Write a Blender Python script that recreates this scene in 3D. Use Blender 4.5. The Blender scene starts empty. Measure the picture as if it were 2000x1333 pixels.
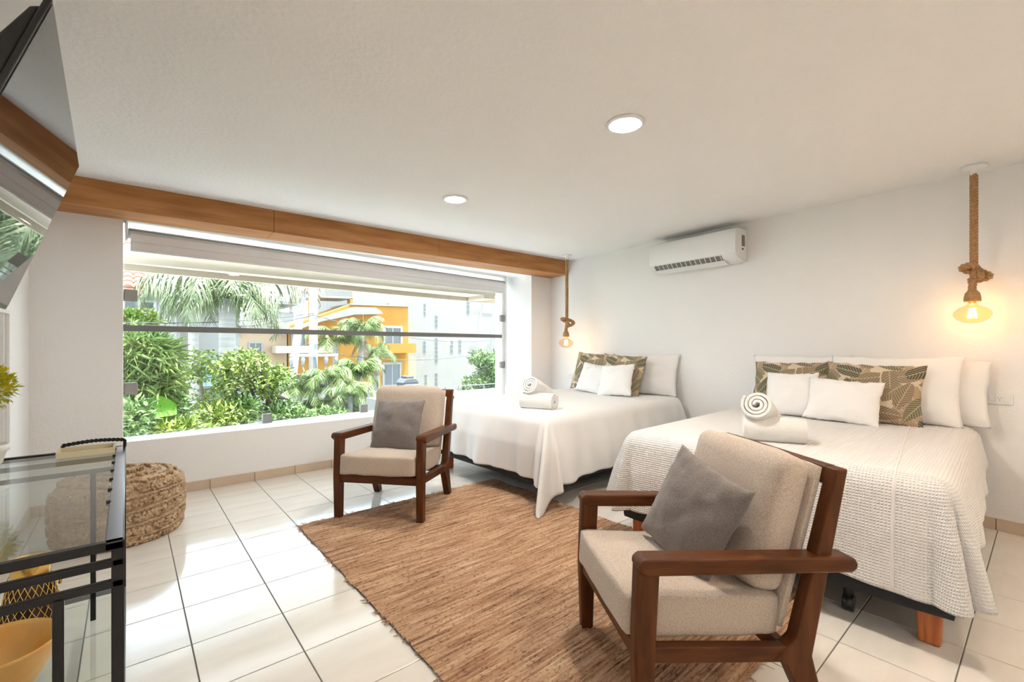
import bpy, math, random
from mathutils import Vector, Matrix, noise
random.seed(7)
scn = bpy.context.scene
COL = scn.collection
PI = math.pi

# ------------------------------------------------------------------ camera, world, sun, exposure
F_PX, YAW, CY, CAM_H = 887.7, 0.7017, 677.0, 1.2
cam_d = bpy.data.cameras.new('camera'); cam = bpy.data.objects.new('camera', cam_d); COL.objects.link(cam)
cam.location = (0, 0, CAM_H); cam.rotation_euler = (PI / 2, 0, -YAW)
cam_d.sensor_width = 36; cam_d.sensor_fit = 'HORIZONTAL'; cam_d.lens = 36 * F_PX / 2000
cam_d.shift_y = (CY - 666.5) / 2000; cam_d.clip_start = .05; cam_d.clip_end = 500
scn.camera = cam
W = bpy.data.worlds.new('sky'); scn.world = W; W.use_nodes = True
bg = W.node_tree.nodes['Background']; bg.inputs[0].default_value = (.74, .87, 1, 1); bg.inputs[1].default_value = 2.4
sun_d = bpy.data.lights.new('sun', 'SUN'); sun = bpy.data.objects.new('sun', sun_d); COL.objects.link(sun)
sun_d.energy = 10; sun_d.angle = .03; sun_d.color = (1, .99, .97)
sun.rotation_euler = Vector((-.10, .12, -1)).to_track_quat('-Z', 'Y').to_euler(); sun.location = (20, -10, 30)
vs = scn.view_settings; vs.view_transform = 'Standard'; vs.look = 'None'; vs.exposure = 1.44; vs.gamma = 1; vs.use_curve_mapping = False

# ------------------------------------------------------------------ helpers
def at(u, v, Y):
    x = (u - 1000) / F_PX; y = (CY - v) / F_PX
    rx = math.sin(YAW) + x * math.cos(YAW); ry = math.cos(YAW) - x * math.sin(YAW)
    return Vector((rx * Y / ry, Y, CAM_H + y * Y / ry))

def link(o, parent=None):
    COL.objects.link(o)
    if parent: o.parent = parent
    return o
def tag(o, label=None, cat=None, group=None, kind=None):
    if label: o['label'] = label
    if cat: o['category'] = cat
    if group: o['group'] = group
    if kind: o['kind'] = kind
    return o
def empty(name, loc=(0, 0, 0), rz=0, parent=None):
    o = bpy.data.objects.new(name, None); o.empty_display_size = .05
    o.location = loc; o.rotation_euler = (0, 0, rz); return link(o, parent)
def copy_tree(o, parent=None):
    c = o.copy(); COL.objects.link(c); c.parent = parent
    for ch in list(o.children): copy_tree(ch, c)
    return c

class MB:
    def __init__(s): s.v = []; s.f = []
    def add(s, vs_, fs): n = len(s.v); s.v += [tuple(p) for p in vs_]; s.f += [tuple(i + n for i in f) for f in fs]; return s
    def box(s, c, d, m=None):
        c = Vector(c); hx, hy, hz = d[0] / 2, d[1] / 2, d[2] / 2
        P = [Vector((x * hx, y * hy, z * hz)) for x in (-1, 1) for y in (-1, 1) for z in (-1, 1)]
        if m: P = [m @ p for p in P]
        return s.add([c + p for p in P], [(0, 1, 3, 2), (4, 6, 7, 5), (0, 4, 5, 1), (2, 3, 7, 6), (0, 2, 6, 4), (1, 5, 7, 3)])
    def bb(s, x0, x1, y0, y1, z0, z1): return s.box(((x0 + x1) / 2, (y0 + y1) / 2, (z0 + z1) / 2), (x1 - x0, y1 - y0, z1 - z0))
    def prism(s, poly, axis, a, b):
        # poly in the plane perpendicular to axis; axis 'x': (y,z), 'y': (x,z), 'z': (x,y)
        n = len(poly)
        def P(q, t): return {'x': (t, q[0], q[1]), 'y': (q[0], t, q[1]), 'z': (q[0], q[1], t)}[axis]
        vs_ = [P(q, a) for q in poly] + [P(q, b) for q in poly]
        fs = [tuple(range(n))[::-1], tuple(range(n, 2 * n))] + [(i, (i + 1) % n, n + (i + 1) % n, n + i) for i in range(n)]
        return s.add(vs_, fs)
    def tube(s, pts, r, n=8, cap=True):
        pts = [Vector(p) for p in pts]; k = len(pts)
        rr = r if isinstance(r, (list, tuple)) else [r] * k
        T = [(pts[min(i + 1, k - 1)] - pts[max(i - 1, 0)]).normalized() for i in range(k)]
        up = Vector((0, 0, 1)) if abs(T[0].z) < .9 else Vector((1, 0, 0))
        N = T[0].cross(up).normalized(); vs_ = []
        for i in range(k):
            N = (N - T[i] * N.dot(T[i])).normalized(); B = T[i].cross(N)
            for j in range(n):
                a = 2 * PI * j / n; vs_.append(pts[i] + (N * math.cos(a) + B * math.sin(a)) * rr[i])
        fs = [(i * n + j, i * n + (j + 1) % n, (i + 1) * n + (j + 1) % n, (i + 1) * n + j) for i in range(k - 1) for j in range(n)]
        if cap: fs += [tuple(range(n))[::-1], tuple((k - 1) * n + j for j in range(n))]
        return s.add(vs_, fs)
    def lathe(s, prof, n=32, c=(0, 0, 0), m=None):
        c = Vector(c); vs_ = []
        for (r, z) in prof:
            for j in range(n):
                a = 2 * PI * j / n; p = Vector((r * math.cos(a), r * math.sin(a), z))
                vs_.append(c + (m @ p if m else p))
        k = len(prof)
        fs = [(i * n + j, i * n + (j + 1) % n, (i + 1) * n + (j + 1) % n, (i + 1) * n + j) for i in range(k - 1) for j in range(n)]
        if prof[0][0] > 1e-4: fs.append(tuple(range(n))[::-1])
        if prof[-1][0] > 1e-4: fs.append(tuple((k - 1) * n + j for j in range(n)))
        return s.add(vs_, fs)
    def torus(s, c, R, r, n=32, k=10, m=None):
        prof = [(R + r * math.cos(2 * PI * i / k), r * math.sin(2 * PI * i / k)) for i in range(k)]
        c = Vector(c); vs_ = []
        for (q, z) in prof:
            for j in range(n):
                a = 2 * PI * j / n; p = Vector((q * math.cos(a), q * math.sin(a), z)); vs_.append(c + (m @ p if m else p))
        return s.add(vs_, [(i * n + j, i * n + (j + 1) % n, ((i + 1) % k) * n + (j + 1) % n, ((i + 1) % k) * n + j) for i in range(k) for j in range(n)])
    def build(s, name, mat, parent=None, smooth=False, bevel=0, seg=2, loc=None, rot=None):
        me = bpy.data.meshes.new(name); me.from_pydata(s.v, [], s.f); me.update()
        o = bpy.data.objects.new(name, me)
        if mat: me.materials.append(mat)
        if smooth: me.shade_smooth()
        if bevel:
            md = o.modifiers.new('bevel', 'BEVEL'); md.width = bevel; md.segments = seg; md.limit_method = 'ANGLE'; md.angle_limit = .6
            me.shade_smooth()
            md.harden_normals = False
            try: me.set_sharp_from_angle(angle=.7)
            except Exception: pass
        if loc is not None: o.location = loc
        if rot is not None: o.rotation_euler = rot
        return link(o, parent)

# ------------------------------------------------------------------ materials
def M(name, col, rough=.5, metal=0, col2=None, vscale=4, vec=(1, 1, 1), bump=0, bscale=80, bvec=None, spec=None, detail=4, lo=.35, hi=.65,
      emis=None, estr=0, trans=0, ior=None, sheen=0, coat=0, subs=0, rvar=0):
    m = bpy.data.materials.new(name); m.use_nodes = True
    nt = m.node_tree; N = nt.nodes; L = nt.links; b = N['Principled BSDF']
    b.inputs['Base Color'].default_value = (*col, 1); b.inputs['Roughness'].default_value = rough; b.inputs['Metallic'].default_value = metal
    if spec is not None: b.inputs['Specular IOR Level'].default_value = spec
    if trans: b.inputs['Transmission Weight'].default_value = trans
    if ior: b.inputs['IOR'].default_value = ior
    if sheen: b.inputs['Sheen Weight'].default_value = sheen
    if coat: b.inputs['Coat Weight'].default_value = coat; b.inputs['Coat Roughness'].default_value = .15
    if subs: b.inputs['Subsurface Weight'].default_value = subs; b.inputs['Subsurface Radius'].default_value = (.05, .03, .015)
    if emis: b.inputs['Emission Color'].default_value = (*emis, 1); b.inputs['Emission Strength'].default_value = estr
    tc = N.new('ShaderNodeTexCoord')
    def noi(sc, v, det):
        mp = N.new('ShaderNodeMapping'); mp.inputs['Scale'].default_value = v; L.new(tc.outputs['Object'], mp.inputs[0])
        n = N.new('ShaderNodeTexNoise'); n.inputs['Scale'].default_value = sc; n.inputs['Detail'].default_value = det; L.new(mp.outputs[0], n.inputs[0]); return n
    if col2:
        n = noi(vscale, vec, detail); r = N.new('ShaderNodeValToRGB'); L.new(n.outputs['Fac'], r.inputs[0])
        r.color_ramp.elements[0].position = lo; r.color_ramp.elements[1].position = hi
        r.color_ramp.elements[0].color = (*col, 1); r.color_ramp.elements[1].color = (*col2, 1); L.new(r.outputs[0], b.inputs['Base Color'])
    if bump:
        n = noi(bscale, bvec or (1, 1, 1), 3); bp = N.new('ShaderNodeBump'); bp.inputs['Strength'].default_value = bump; bp.inputs['Distance'].default_value = .01
        L.new(n.outputs['Fac'], bp.inputs['Height']); L.new(bp.outputs[0], b.inputs['Normal'])
    return m
def nodes(m): return m.node_tree.nodes, m.node_tree.links, m.node_tree.nodes['Principled BSDF']
def pane_mat(name, tint=(.93, .96, .95), ior=1.45):
    m = bpy.data.materials.new(name); m.use_nodes = True; nt = m.node_tree; N = nt.nodes; L = nt.links; N.remove(N['Principled BSDF'])
    t = N.new('ShaderNodeBsdfTransparent'); t.inputs[0].default_value = (*tint, 1)
    g = N.new('ShaderNodeBsdfGlossy'); g.inputs['Roughness'].default_value = .01; fr = N.new('ShaderNodeLayerWeight'); fr.inputs[0].default_value = .5
    pw_ = N.new('ShaderNodeMath'); pw_.operation = 'POWER'; pw_.inputs[1].default_value = 5; L.new(fr.outputs['Facing'], pw_.inputs[0])
    ma = N.new('ShaderNodeMath'); ma.operation = 'MULTIPLY_ADD'; ma.inputs[1].default_value = .9; ma.inputs[2].default_value = ((ior - 1) / (ior + 1)) ** 2 * 1.0; L.new(pw_.outputs[0], ma.inputs[0])
    mx = N.new('ShaderNodeMixShader'); L.new(ma.outputs[0], mx.inputs[0]); L.new(t.outputs[0], mx.inputs[1]); L.new(g.outputs[0], mx.inputs[2])
    L.new(mx.outputs[0], N['Material Output'].inputs[0]); return m
def weave_bump(m, sx, strength, dist=.004, axis2=True, rot=0):
    N, L, b = nodes(m); tc = N.new('ShaderNodeTexCoord'); hs = []
    for d in (('X', 'Y') if axis2 else ('X',)):
        w = N.new('ShaderNodeTexWave'); w.bands_direction = d; w.inputs['Scale'].default_value = sx; w.inputs['Distortion'].default_value = .6; w.inputs['Detail'].default_value = 1
        mp = N.new('ShaderNodeMapping'); mp.inputs['Rotation'].default_value = (0, 0, rot); L.new(tc.outputs['UV'], mp.inputs[0]); L.new(mp.outputs[0], w.inputs[0]); hs.append(w)
    src = hs[0].outputs['Fac']
    if axis2:
        mm = N.new('ShaderNodeMath'); mm.operation = 'MULTIPLY'; L.new(hs[0].outputs['Fac'], mm.inputs[0]); L.new(hs[1].outputs['Fac'], mm.inputs[1]); src = mm.outputs[0]
    bp = N.new('ShaderNodeBump'); bp.inputs['Strength'].default_value = strength; bp.inputs['Distance'].default_value = dist
    L.new(src, bp.inputs['Height']); L.new(bp.outputs[0], b.inputs['Normal'])

m_wall = M('plaster_wall', (.885, .872, .860), .85, bump=.18, bscale=55)
m_ceil = M('plaster_ceiling', (.885, .874, .864), .9, bump=.5, bscale=42, bvec=(1, 1, 1))
m_grout = M('grout', (.16, .15, .14), .9)
m_tile = M('glazed_tile', (.80, .755, .69), .11, col2=(.75, .70, .63), vscale=3, vec=(1, 4, 1), bump=.015, bscale=24, ior=1.65)
m_btile = M('skirting_tile', (.66, .53, .40), .3, col2=(.58, .45, .33), vscale=5)
m_beam = M('beam_wood', (.36, .135, .030), .55, col2=(.52, .235, .070), vscale=2.2, vec=(1.0, 9, 9), bump=.08, bscale=6, bvec=(2, 30, 30), detail=8)
m_wood = M('walnut_wood', (.066, .019, .004), .42, col2=(.125, .039, .009), vscale=5, vec=(6, 6, 1), detail=6, spec=.22)
m_woody = M('walnut_wood_long', (.066, .019, .004), .42, col2=(.125, .039, .009), vscale=5, vec=(6, 1, 6), detail=6, spec=.22)
m_woodx = M('walnut_wood_cross', (.066, .019, .004), .42, col2=(.125, .039, .009), vscale=5, vec=(1, 6, 6), detail=6, spec=.22)
m_orange = M('orange_wood', (.42, .10, .02), .35, col2=(.55, .17, .04), vscale=14, vec=(6, 6, .4))
m_white = M('white_plastic', (.86, .86, .85), .3)
m_greyplas = M('grey_plastic', (.20, .19, .18), .5)
m_dark = M('black_metal', (.012, .011, .012), .33, metal=.3)
m_railtop = M('dark_metal_rail', (.22, .23, .27), .22, metal=.95)
m_glass = pane_mat('clear_glass')
m_tglass = pane_mat('table_glass', (.93, .965, .95), 1.5)
m_clamp = M('brushed_steel', (.30, .29, .28), .45, metal=.3)
m_alu = M('aluminium', (.17, .165, .16), .5)
m_blind = M('blind_fabric', (.78, .77, .76), .8, bump=.05, bscale=300)
m_blindg = M('blind_fabric_grey', (.82, .82, .83), .8, bump=.05, bscale=300)
m_blindw = M('blind_white', (.88, .87, .85), .5)
m_lin = M('oat_linen', (.50, .405, .325), .9, col2=(.63, .53, .44), vscale=190, vec=(1, 1, 1), sheen=.15, bump=.25, bscale=260, lo=.4, hi=.6)
m_grey = M('taupe_cotton', (.19, .158, .145), .95, col2=(.25, .21, .19), vscale=150, sheen=.25, bump=.3, bscale=240)
m_sheet = M('white_cotton', (.88, .865, .85), .85, bump=.06, bscale=14, sheen=.1)
m_spread1 = M('white_spread', (.85, .835, .82), .9, sheen=.1); weave_bump(m_spread1, 60, .25, .003)
m_spread2 = M('waffle_spread', (.85, .825, .80), .9, sheen=.1); weave_bump(m_spread2, 26, .85, .006)
m_char = M('charcoal_fabric', (.028, .030, .034), .9, bump=.2, bscale=200)
m_towel = M('terry_towel', (.88, .86, .83), .95, bump=.6, bscale=240, sheen=.3)
m_rope = M('jute_rope', (.40, .21, .085), .9, col2=(.52, .30, .14), vscale=60, bump=.4, bscale=220)
m_gold = M('gold_metal', (.75, .47, .14), .22, metal=1)
m_blackin = M('black_glaze', (.02, .012, .010), .3)
m_onyx = M('amber_glass', (.92, .50, .12), .25, col2=(.95, .62, .22), vscale=8, subs=.5, trans=.3)
m_cer = M('white_ceramic', (.80, .77, .73), .4)
m_leafy = M('yellow_leaf', (.75, .62, .01), .6, col2=(.35, .42, .01), vscale=26)
m_jute = M('jute_braid', (.47, .32, .19), .95, col2=(.60, .44, .29), vscale=30, bump=.5, bscale=120)
m_jute2 = M('jute_loops', (.42, .26, .14), .95, col2=(.66, .48, .31), vscale=18)
m_mirror = M('mirror_silver', (.8, .8, .8), .03, metal=1)
m_screen = M('screen_gloss', (.012, .012, .014), .02, ior=2.1)
m_plas = M('black_plastic', (.015, .014, .014), .35)
m_lens = M('lamp_lens', (1, .95, .85), .4, emis=(1, .90, .74), estr=9)
m_fil = M('filament', (1, .8, .4), .4, emis=(1, .62, .22), estr=26)
m_cream = M('cream_paper', (.70, .62, .42), .6)

# rug: rows of coloured rag yarn, colour varies along and across the weft
m_rug = M('rag_rug', (.4, .2, .1), .95)
N, L, b = nodes(m_rug); tc = N.new('ShaderNodeTexCoord')
def rn(sc, v, det=2):
    mp = N.new('ShaderNodeMapping'); mp.inputs['Scale'].default_value = v; L.new(tc.outputs['Object'], mp.inputs[0])
    n = N.new('ShaderNodeTexNoise'); n.inputs['Scale'].default_value = sc; n.inputs['Detail'].default_value = det; L.new(mp.outputs[0], n.inputs[0]); return n
n1 = rn(5, (.55, 9, 1), 3); n3 = rn(20, (.22, 6.5, 1), 2); n2 = rn(80, (.7, 2.0, 1), 2)
r1 = N.new('ShaderNodeValToRGB'); mxf = N.new('ShaderNodeMath'); mxf.operation = 'MULTIPLY_ADD'; mxf.inputs[1].default_value = .75; L.new(n3.outputs['Fac'], mxf.inputs[0]); hf = N.new('ShaderNodeMath'); hf.operation = 'MULTIPLY'; hf.inputs[1].default_value = .5; L.new(n1.outputs['Fac'], hf.inputs[0]); L.new(hf.outputs[0], mxf.inputs[2]); L.new(mxf.outputs[0], r1.inputs[0]); cr = r1.color_ramp
cr.elements[0].position = .42; cr.elements[0].color = (.20, .105, .060, 1); cr.elements[1].position = .86; cr.elements[1].color = (.70, .48, .30, 1)
e = cr.elements.new(.56); e.color = (.40, .215, .115, 1); e = cr.elements.new(.66); e.color = (.50, .315, .19, 1)
r2 = N.new('ShaderNodeValToRGB'); L.new(n2.outputs['Fac'], r2.inputs[0]); r2.color_ramp.elements[0].position = .30; r2.color_ramp.elements[0].color = (.40, .33, .29, 1)
r2.color_ramp.elements[1].position = .46; r2.color_ramp.elements[1].color = (1, 1, 1, 1)
mx = N.new('ShaderNodeMixRGB'); mx.blend_type = 'MULTIPLY'; mx.inputs[0].default_value = .9; L.new(r1.outputs[0], mx.inputs[1]); L.new(r2.outputs[0], mx.inputs[2]); L.new(mx.outputs[0], b.inputs['Base Color'])
bp = N.new('ShaderNodeBump'); bp.inputs['Strength'].default_value = .7; bp.inputs['Distance'].default_value = .008; L.new(n2.outputs['Fac'], bp.inputs['Height']); L.new(bp.outputs[0], b.inputs['Normal'])

# leaf print: overlapping printed leaves with midrib and side veins, in two layers
m_print = M('leaf_print', (.6, .5, .35), .85)
N, L, b = nodes(m_print); tc = N.new('ShaderNodeTexCoord')
def mth(op, a, b_=None, c_=None):
    n = N.new('ShaderNodeMath'); n.operation = op
    for i, q in enumerate((a, b_, c_)):
        if q is None: continue
        if isinstance(q, (int, float)): n.inputs[i].default_value = q
        else: L.new(q, n.inputs[i])
    return n.outputs[0]
def leaf_layer(scale, offs, Lh, wh, base, cols):
    mp = N.new('ShaderNodeMapping'); mp.inputs['Location'].default_value = offs; L.new(tc.outputs['Object'], mp.inputs[0])
    vo = N.new('ShaderNodeTexVoronoi'); vo.voronoi_dimensions = '2D'; vo.inputs['Scale'].default_value = scale; L.new(mp.outputs[0], vo.inputs[0])
    sub = N.new('ShaderNodeVectorMath'); sub.operation = 'SUBTRACT'; L.new(mp.outputs[0], sub.inputs[0]); L.new(vo.outputs['Position'], sub.inputs[1])
    sp = N.new('ShaderNodeSeparateColor'); L.new(vo.outputs['Color'], sp.inputs[0])
    rt = N.new('ShaderNodeVectorRotate'); rt.rotation_type = 'Z_AXIS'; L.new(sub.outputs[0], rt.inputs[0]); L.new(mth('MULTIPLY', sp.outputs[0], 6.28), rt.inputs['Angle'])
    sx = N.new('ShaderNodeSeparateXYZ'); L.new(rt.outputs[0], sx.inputs[0]); x, y = sx.outputs[0], mth('ABSOLUTE', sx.outputs[1])
    env = mth('MULTIPLY', mth('SUBTRACT', 1.0, mth('POWER', mth('ABSOLUTE', mth('DIVIDE', x, Lh)), 2.0)), wh)
    mask = mth('GREATER_THAN', env, y); rib = mth('LESS_THAN', y, .0022)
    vein = mth('GREATER_THAN', mth('SINE', mth('MULTIPLY', mth('SUBTRACT', x, y), 330)), .82)
    line = mth('MULTIPLY', mth('MAXIMUM', rib, vein), .75)
    rr = N.new('ShaderNodeValToRGB'); rr.color_ramp.interpolation = 'CONSTANT'; L.new(sp.outputs[1], rr.inputs[0]); cr = rr.color_ramp
    cr.elements[0].color = (*cols[0], 1); cr.elements[1].position = .33; cr.elements[1].color = (*cols[1], 1); e = cr.elements.new(.66); e.color = (*cols[2], 1)
    m1 = N.new('ShaderNodeMixRGB'); m1.inputs[2].default_value = (.62, .52, .36, 1); L.new(line, m1.inputs[0]); L.new(rr.outputs[0], m1.inputs[1])
    m2 = N.new('ShaderNodeMixRGB'); L.new(mask, m2.inputs[0]); L.new(m1.outputs[0], m2.inputs[2])
    if isinstance(base, tuple): m2.inputs[1].default_value = (*base, 1)
    else: L.new(base, m2.inputs[1])
    return m2.outputs[0]
c1 = leaf_layer(8.5, (3.1, 1.7, 0), .12, .050, (.66, .56, .41), ((.40, .28, .18), (.27, .20, .13), (.52, .40, .27)))
c2 = leaf_layer(7.5, (9.4, 5.2, 0), .125, .043, c1, ((.095, .088, .050), (.17, .15, .085), (.25, .18, .11)))
L.new(c2, b.inputs['Base Color'])

# bulb glass: thin tinted envelope
m_bulb = pane_mat('amber_bulb_glass', (1, .83, .64), 1.5)

# ------------------------------------------------------------------ room shell
YW, XW, XL, CZ = 4.592, 4.602, -.528, 2.363
YB = -2.7
def xr(y): return XW - .061 * (YW - y)
RW_ANG = math.atan(.061)
TILE = .3347; TX0 = .196; TY0 = 4.2354
TH = .006
fl = MB().bb(XL - .1, XW + .1, YB - .1, YW + .05, -.12, -TH + .0035).build('floor', m_grout); tag(fl, kind='structure')
tme = MB(); g = .0022; hw = TILE / 2 - g; e_ = .0012
tme.v = [(x, y, 0) for x in (-hw, hw) for y in (-hw, hw)] + [(x, y, TH - e_) for x in (-hw, hw) for y in (-hw, hw)] + [(x * (1 - e_ / hw), y * (1 - e_ / hw), TH) for x in (-hw, hw) for y in (-hw, hw)]
tme.f = [(4, 0, 2, 6), (6, 2, 3, 7), (7, 3, 1, 5), (5, 1, 0, 4), (8, 4, 6, 10), (10, 6, 7, 11), (11, 7, 5, 9), (9, 5, 4, 8), (8, 10, 11, 9)]
t0 = tme.build('floor_tile', m_tile, fl); first = True
sF, cF = math.sin(YAW), math.cos(YAW)
hidden = MB(); hn = 0
def tile_at(cx, cy_, sx=1, sy=1):
    global first
    if first: o = t0; first = False
    else: o = t0.copy(); link(o, fl)
    o.location = (cx, cy_, -TH); o.scale = (sx, sy, 1); o.rotation_euler = (0, 0, 0)
ncol = 0
for i in range(-3, 14):
    x0 = TX0 + i * TILE; x1 = x0 + TILE
    for j in range(-1, 21):
        y1 = TY0 - j * TILE + TILE * (0); y0 = y1 - TILE
        if j == -1: y1 = YW + .02; y0 = TY0
        a0 = max(x0, XL - .05); a1 = min(x1, xr((y0 + y1) / 2) + .08)
        if a1 - a0 < .03: continue
        b0 = max(y0, YB)
        if y1 - b0 < .03: continue
        cx, cyy = (a0 + a1) / 2, (b0 + y1) / 2
        d = cx * sF + cyy * cF; q = cx * cF - cyy * sF
        vis = d > .9 and abs(q / d) < 1.28 and not (d > .1 and 1.2 / d * F_PX > 800)
        if vis: tile_at(cx, cyy, (a1 - a0) / TILE, (y1 - b0) / TILE)
        else: hidden.bb(a0 + g, a1 - g, b0 + g, y1 - g, -TH, 0)
tag(hidden.build('floor_tiles_beyond_view', m_tile, fl), kind='stuff')

tag(MB().bb(XL - .2, XW + .2, YB - .2, YW + .1, CZ, CZ + .18).build('ceiling', m_ceil), kind='structure')
# back wall with the wide window opening
OX0, OX1, OZ0, OZ1 = -.029, 4.231, .461, 2.19
DEP = .80
w = MB()
w.bb(XL - .2, OX0, YW, YW + DEP * .35, -.1, CZ); w.bb(OX1, XW + .3, YW, YW + DEP, -.1, CZ)
w.prism([(OX0, YW), (OX1, YW), (OX1, 5.225), (OX0, 4.825)], 'z', -.1, OZ0)
w.prism([(YW, OZ1), (YW + DEP, OZ1), (YW + DEP, CZ), (YW, CZ)], 'x', OX0, OX1)
tag(w.build('wall_back', m_wall), kind='structure')
def slab_along(p0, p1, n, t, z0, z1, mb=None):
    p0 = Vector(p0); p1 = Vector(p1); n = Vector(n)
    P = [p0, p1, p1 + n * t, p0 + n * t]; mb = mb or MB()
    return mb.prism([(q.x, q.y) for q in P], 'z', z0, z1)
tag(slab_along((xr(YB), YB), (xr(YW + .02), YW + .02), (1, 0), .15, -.1, CZ).build('wall_right', m_wall), kind='structure')
tag(MB().bb(XL - .15, XL, YB, YW, -.1, CZ).build('wall_left', m_wall), kind='structure')
# wall behind the camera
tag(MB().bb(XL - .15, XW, YB - .15, YB, -.1, CZ).build('wall_front', m_wall), kind='structure')
# skirting tiles
bb = empty('baseboard_back', (0, YW, 0)); tag(bb, kind='structure')
skm = MB().bb(-TILE / 2 + .002, TILE / 2 - .002, -.012, .002, 0, .078); k0 = None
for i in range(-3, 13):
    x0 = TX0 + i * TILE; x0c = max(x0, XL); x1 = min(x0 + TILE, xr(YW))
    if x1 - x0c < .03: continue
    if k0 is None: o = k0 = skm.build('baseboard_tile', m_btile, bb, bevel=.002)
    else: o = link(k0.copy(), bb)
    o.location = ((x0c + x1) / 2, 0, 0); o.scale = ((x1 - x0c) / TILE, 1, 1)
MB().bb(XL, xr(YW), -.006, 0, 0, .074).build('grout_bed', m_grout, bb)
br = empty('baseboard_right', (XW, YW, 0), -RW_ANG); tag(br, kind='structure')
for j in range(0, 16):
    o = link(k0.copy(), br); o.rotation_euler = (0, 0, -PI / 2); o.location = (0, -.19 - j * TILE, 0); o.scale = (1, 1, 1)
MB().bb(-.006, 0, -5.4, 0, 0, .074).build('grout_bed', m_grout, br)
bl = empty('baseboard_left', (XL, YW, 0)); tag(bl, kind='structure')
for j in range(0, 9):
    o = link(k0.copy(), bl); o.rotation_euler = (0, 0, PI / 2); o.location = (0, -.19 - j * TILE, 0); o.scale = (1, 1, 1)

# ------------------------------------------------------------------ window glazing (follows the street line, slightly askew)
GA, GB = Vector((OX0, 4.80, 0)), Vector((OX1, 5.20, 0)); GL = (GB - GA).length; GANG = math.atan2(GB.y - GA.y, GB.x - GA.x)
win = empty('window_1', GA, GANG); tag(win, kind='structure')
for (a, b_) in ((.012, 2.06), (2.066, GL - .012)):
    MB().bb(a, b_, -.005, .005, OZ0 + .004, 1.335).build('pane', m_glass, win)
    MB().bb(a, b_, -.005, .005, 1.365, OZ1).build('pane', m_glass, win)
MB().bb(0, GL, -.018, .018, 1.322, 1.372).build('crossbar', m_alu, win, bevel=.003)
MB().bb(0, GL, -.012, .012, OZ0 - .02, OZ0 + .005).build('bottom_channel', m_blindw, win)
MB().bb(GL - .05, GL - .002, -.02, .02, OZ0, OZ1).build('side_channel', m_blindw, win)
cl = MB().box((0, 0, 0), (.085, .04, .095)); c0 = cl.build('clamp', m_clamp, win, bevel=.004); c0.location = (.045, -.012, 1.61)
for (x, z, rot) in ((.045, .86, 0), (GL - .045, 1.61, 0), (GL - .045, .93, 0), (1.06, OZ0 + .04, 0), (2.06, OZ0 + .04, 0), (3.3, OZ0 + .04, 0)):
    o = link(c0.copy(), win); o.location = (x, -.012, z)
# roller blind
rb = empty('roller_blind', (OX0 + .012, 4.73, 2.095), math.atan2(.36, 4.23)); tag(rb, 'pale grey roller blind rolled up at the top of the wide window', 'blind')
BL = 4.19
MB().tube([(0.02, 0, 0), (BL - .02, 0, 0)], .036, 20).build('roll', m_blind, rb, smooth=True)
MB().bb(.02, BL - .02, -.03, .03, .036, .044).build('head_rail', m_blindw, rb)
fb = MB()
prof = [(-.036, .0), (-.037, -.03), (-.036, -.058), (-.030, -.062), (-.034, -.068), (-.036, -.12)]
for (y, z) in prof: fb.v += [(.03, y, z), (BL - .03, y, z)]
fb.f = [(2 * i, 2 * i + 1, 2 * i + 3, 2 * i + 2) for i in range(len(prof) - 1)]
o = fb.build('fabric', m_blindg, rb); md = o.modifiers.new('s', 'SOLIDIFY'); md.thickness = .003
MB().bb(.03, BL - .03, -.044, -.026, -.140, -.118).build('bottom_bar', m_blindg, rb, bevel=.005)
for x in (.008, BL - .008): MB().bb(x - .006, x + .006, -.045, .045, -.055, .09).build('bracket', m_white, rb)
MB().tube([(BL - .012, -.04, -.03), (BL - .012, -.042, -.8), (BL - .014, -.04, -1.45)], .0035, 6).build('pull_chain', m_clamp, rb)
# beam
bm = empty('ceiling_beam', (0, 0, 0)); tag(bm, 'brown wooden box beam running along the ceiling above the window', 'beam')
for (a, b_) in ((XL, .95), (.953, 2.56), (2.563, 4.585)):
    MB().prism([(a, YW), (b_, YW), (b_, 4.275 - .009 * b_), (a, 4.275 - .009 * a)], 'z', 2.172, CZ).build('plank', m_beam, bm, bevel=.0015)

# ------------------------------------------------------------------ downlights
def downlight(x, y, label, power=7, col=(1, .98, .95)):
    t = empty('ceiling_downlight', (x, y, CZ)); tag(t, label, 'downlight', 'recessed ceiling downlights')
    MB().lathe([(.098, 0), (.098, -.006), (.092, -.012), (.078, -.012), (.074, -.004), (.074, 0)], 40).build('trim_ring', m_white, t, smooth=True)
    MB().lathe([(.0745, -.004), (0, -.004)], 40).build('lens', m_lens, t)
    l = bpy.data.lights.new('downlight_lamp', 'AREA'); l.shape = 'DISK'; l.size = .14; l.energy = power; l.color = col
    lo = bpy.data.objects.new('downlight_lamp', l); lo.location = (0, 0, -.006); link(lo, t)
downlight(1.979, 1.428, 'round lit downlight in the ceiling, the larger-looking one nearer the camera')
downlight(1.965, 3.017, 'round lit downlight in the ceiling, the smaller-looking one near the beam')
downlight(1.98, -.16, 'added warm fill downlight in the ceiling right of the camera, out of the picture', 3, (1, .80, .62))  # unseen lamp, added for warm fill on the near right side
downlight(.35, -1.6, 'added fill downlight in the ceiling behind the camera beside the left wall', 5)  # added out of view to fill the near left of the room
downlight(3.2, -1.6, 'added warm fill downlight in the ceiling behind the camera beside the right wall', 6, (1, .80, .62))  # added behind the camera, warms the right wall and ceiling

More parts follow.
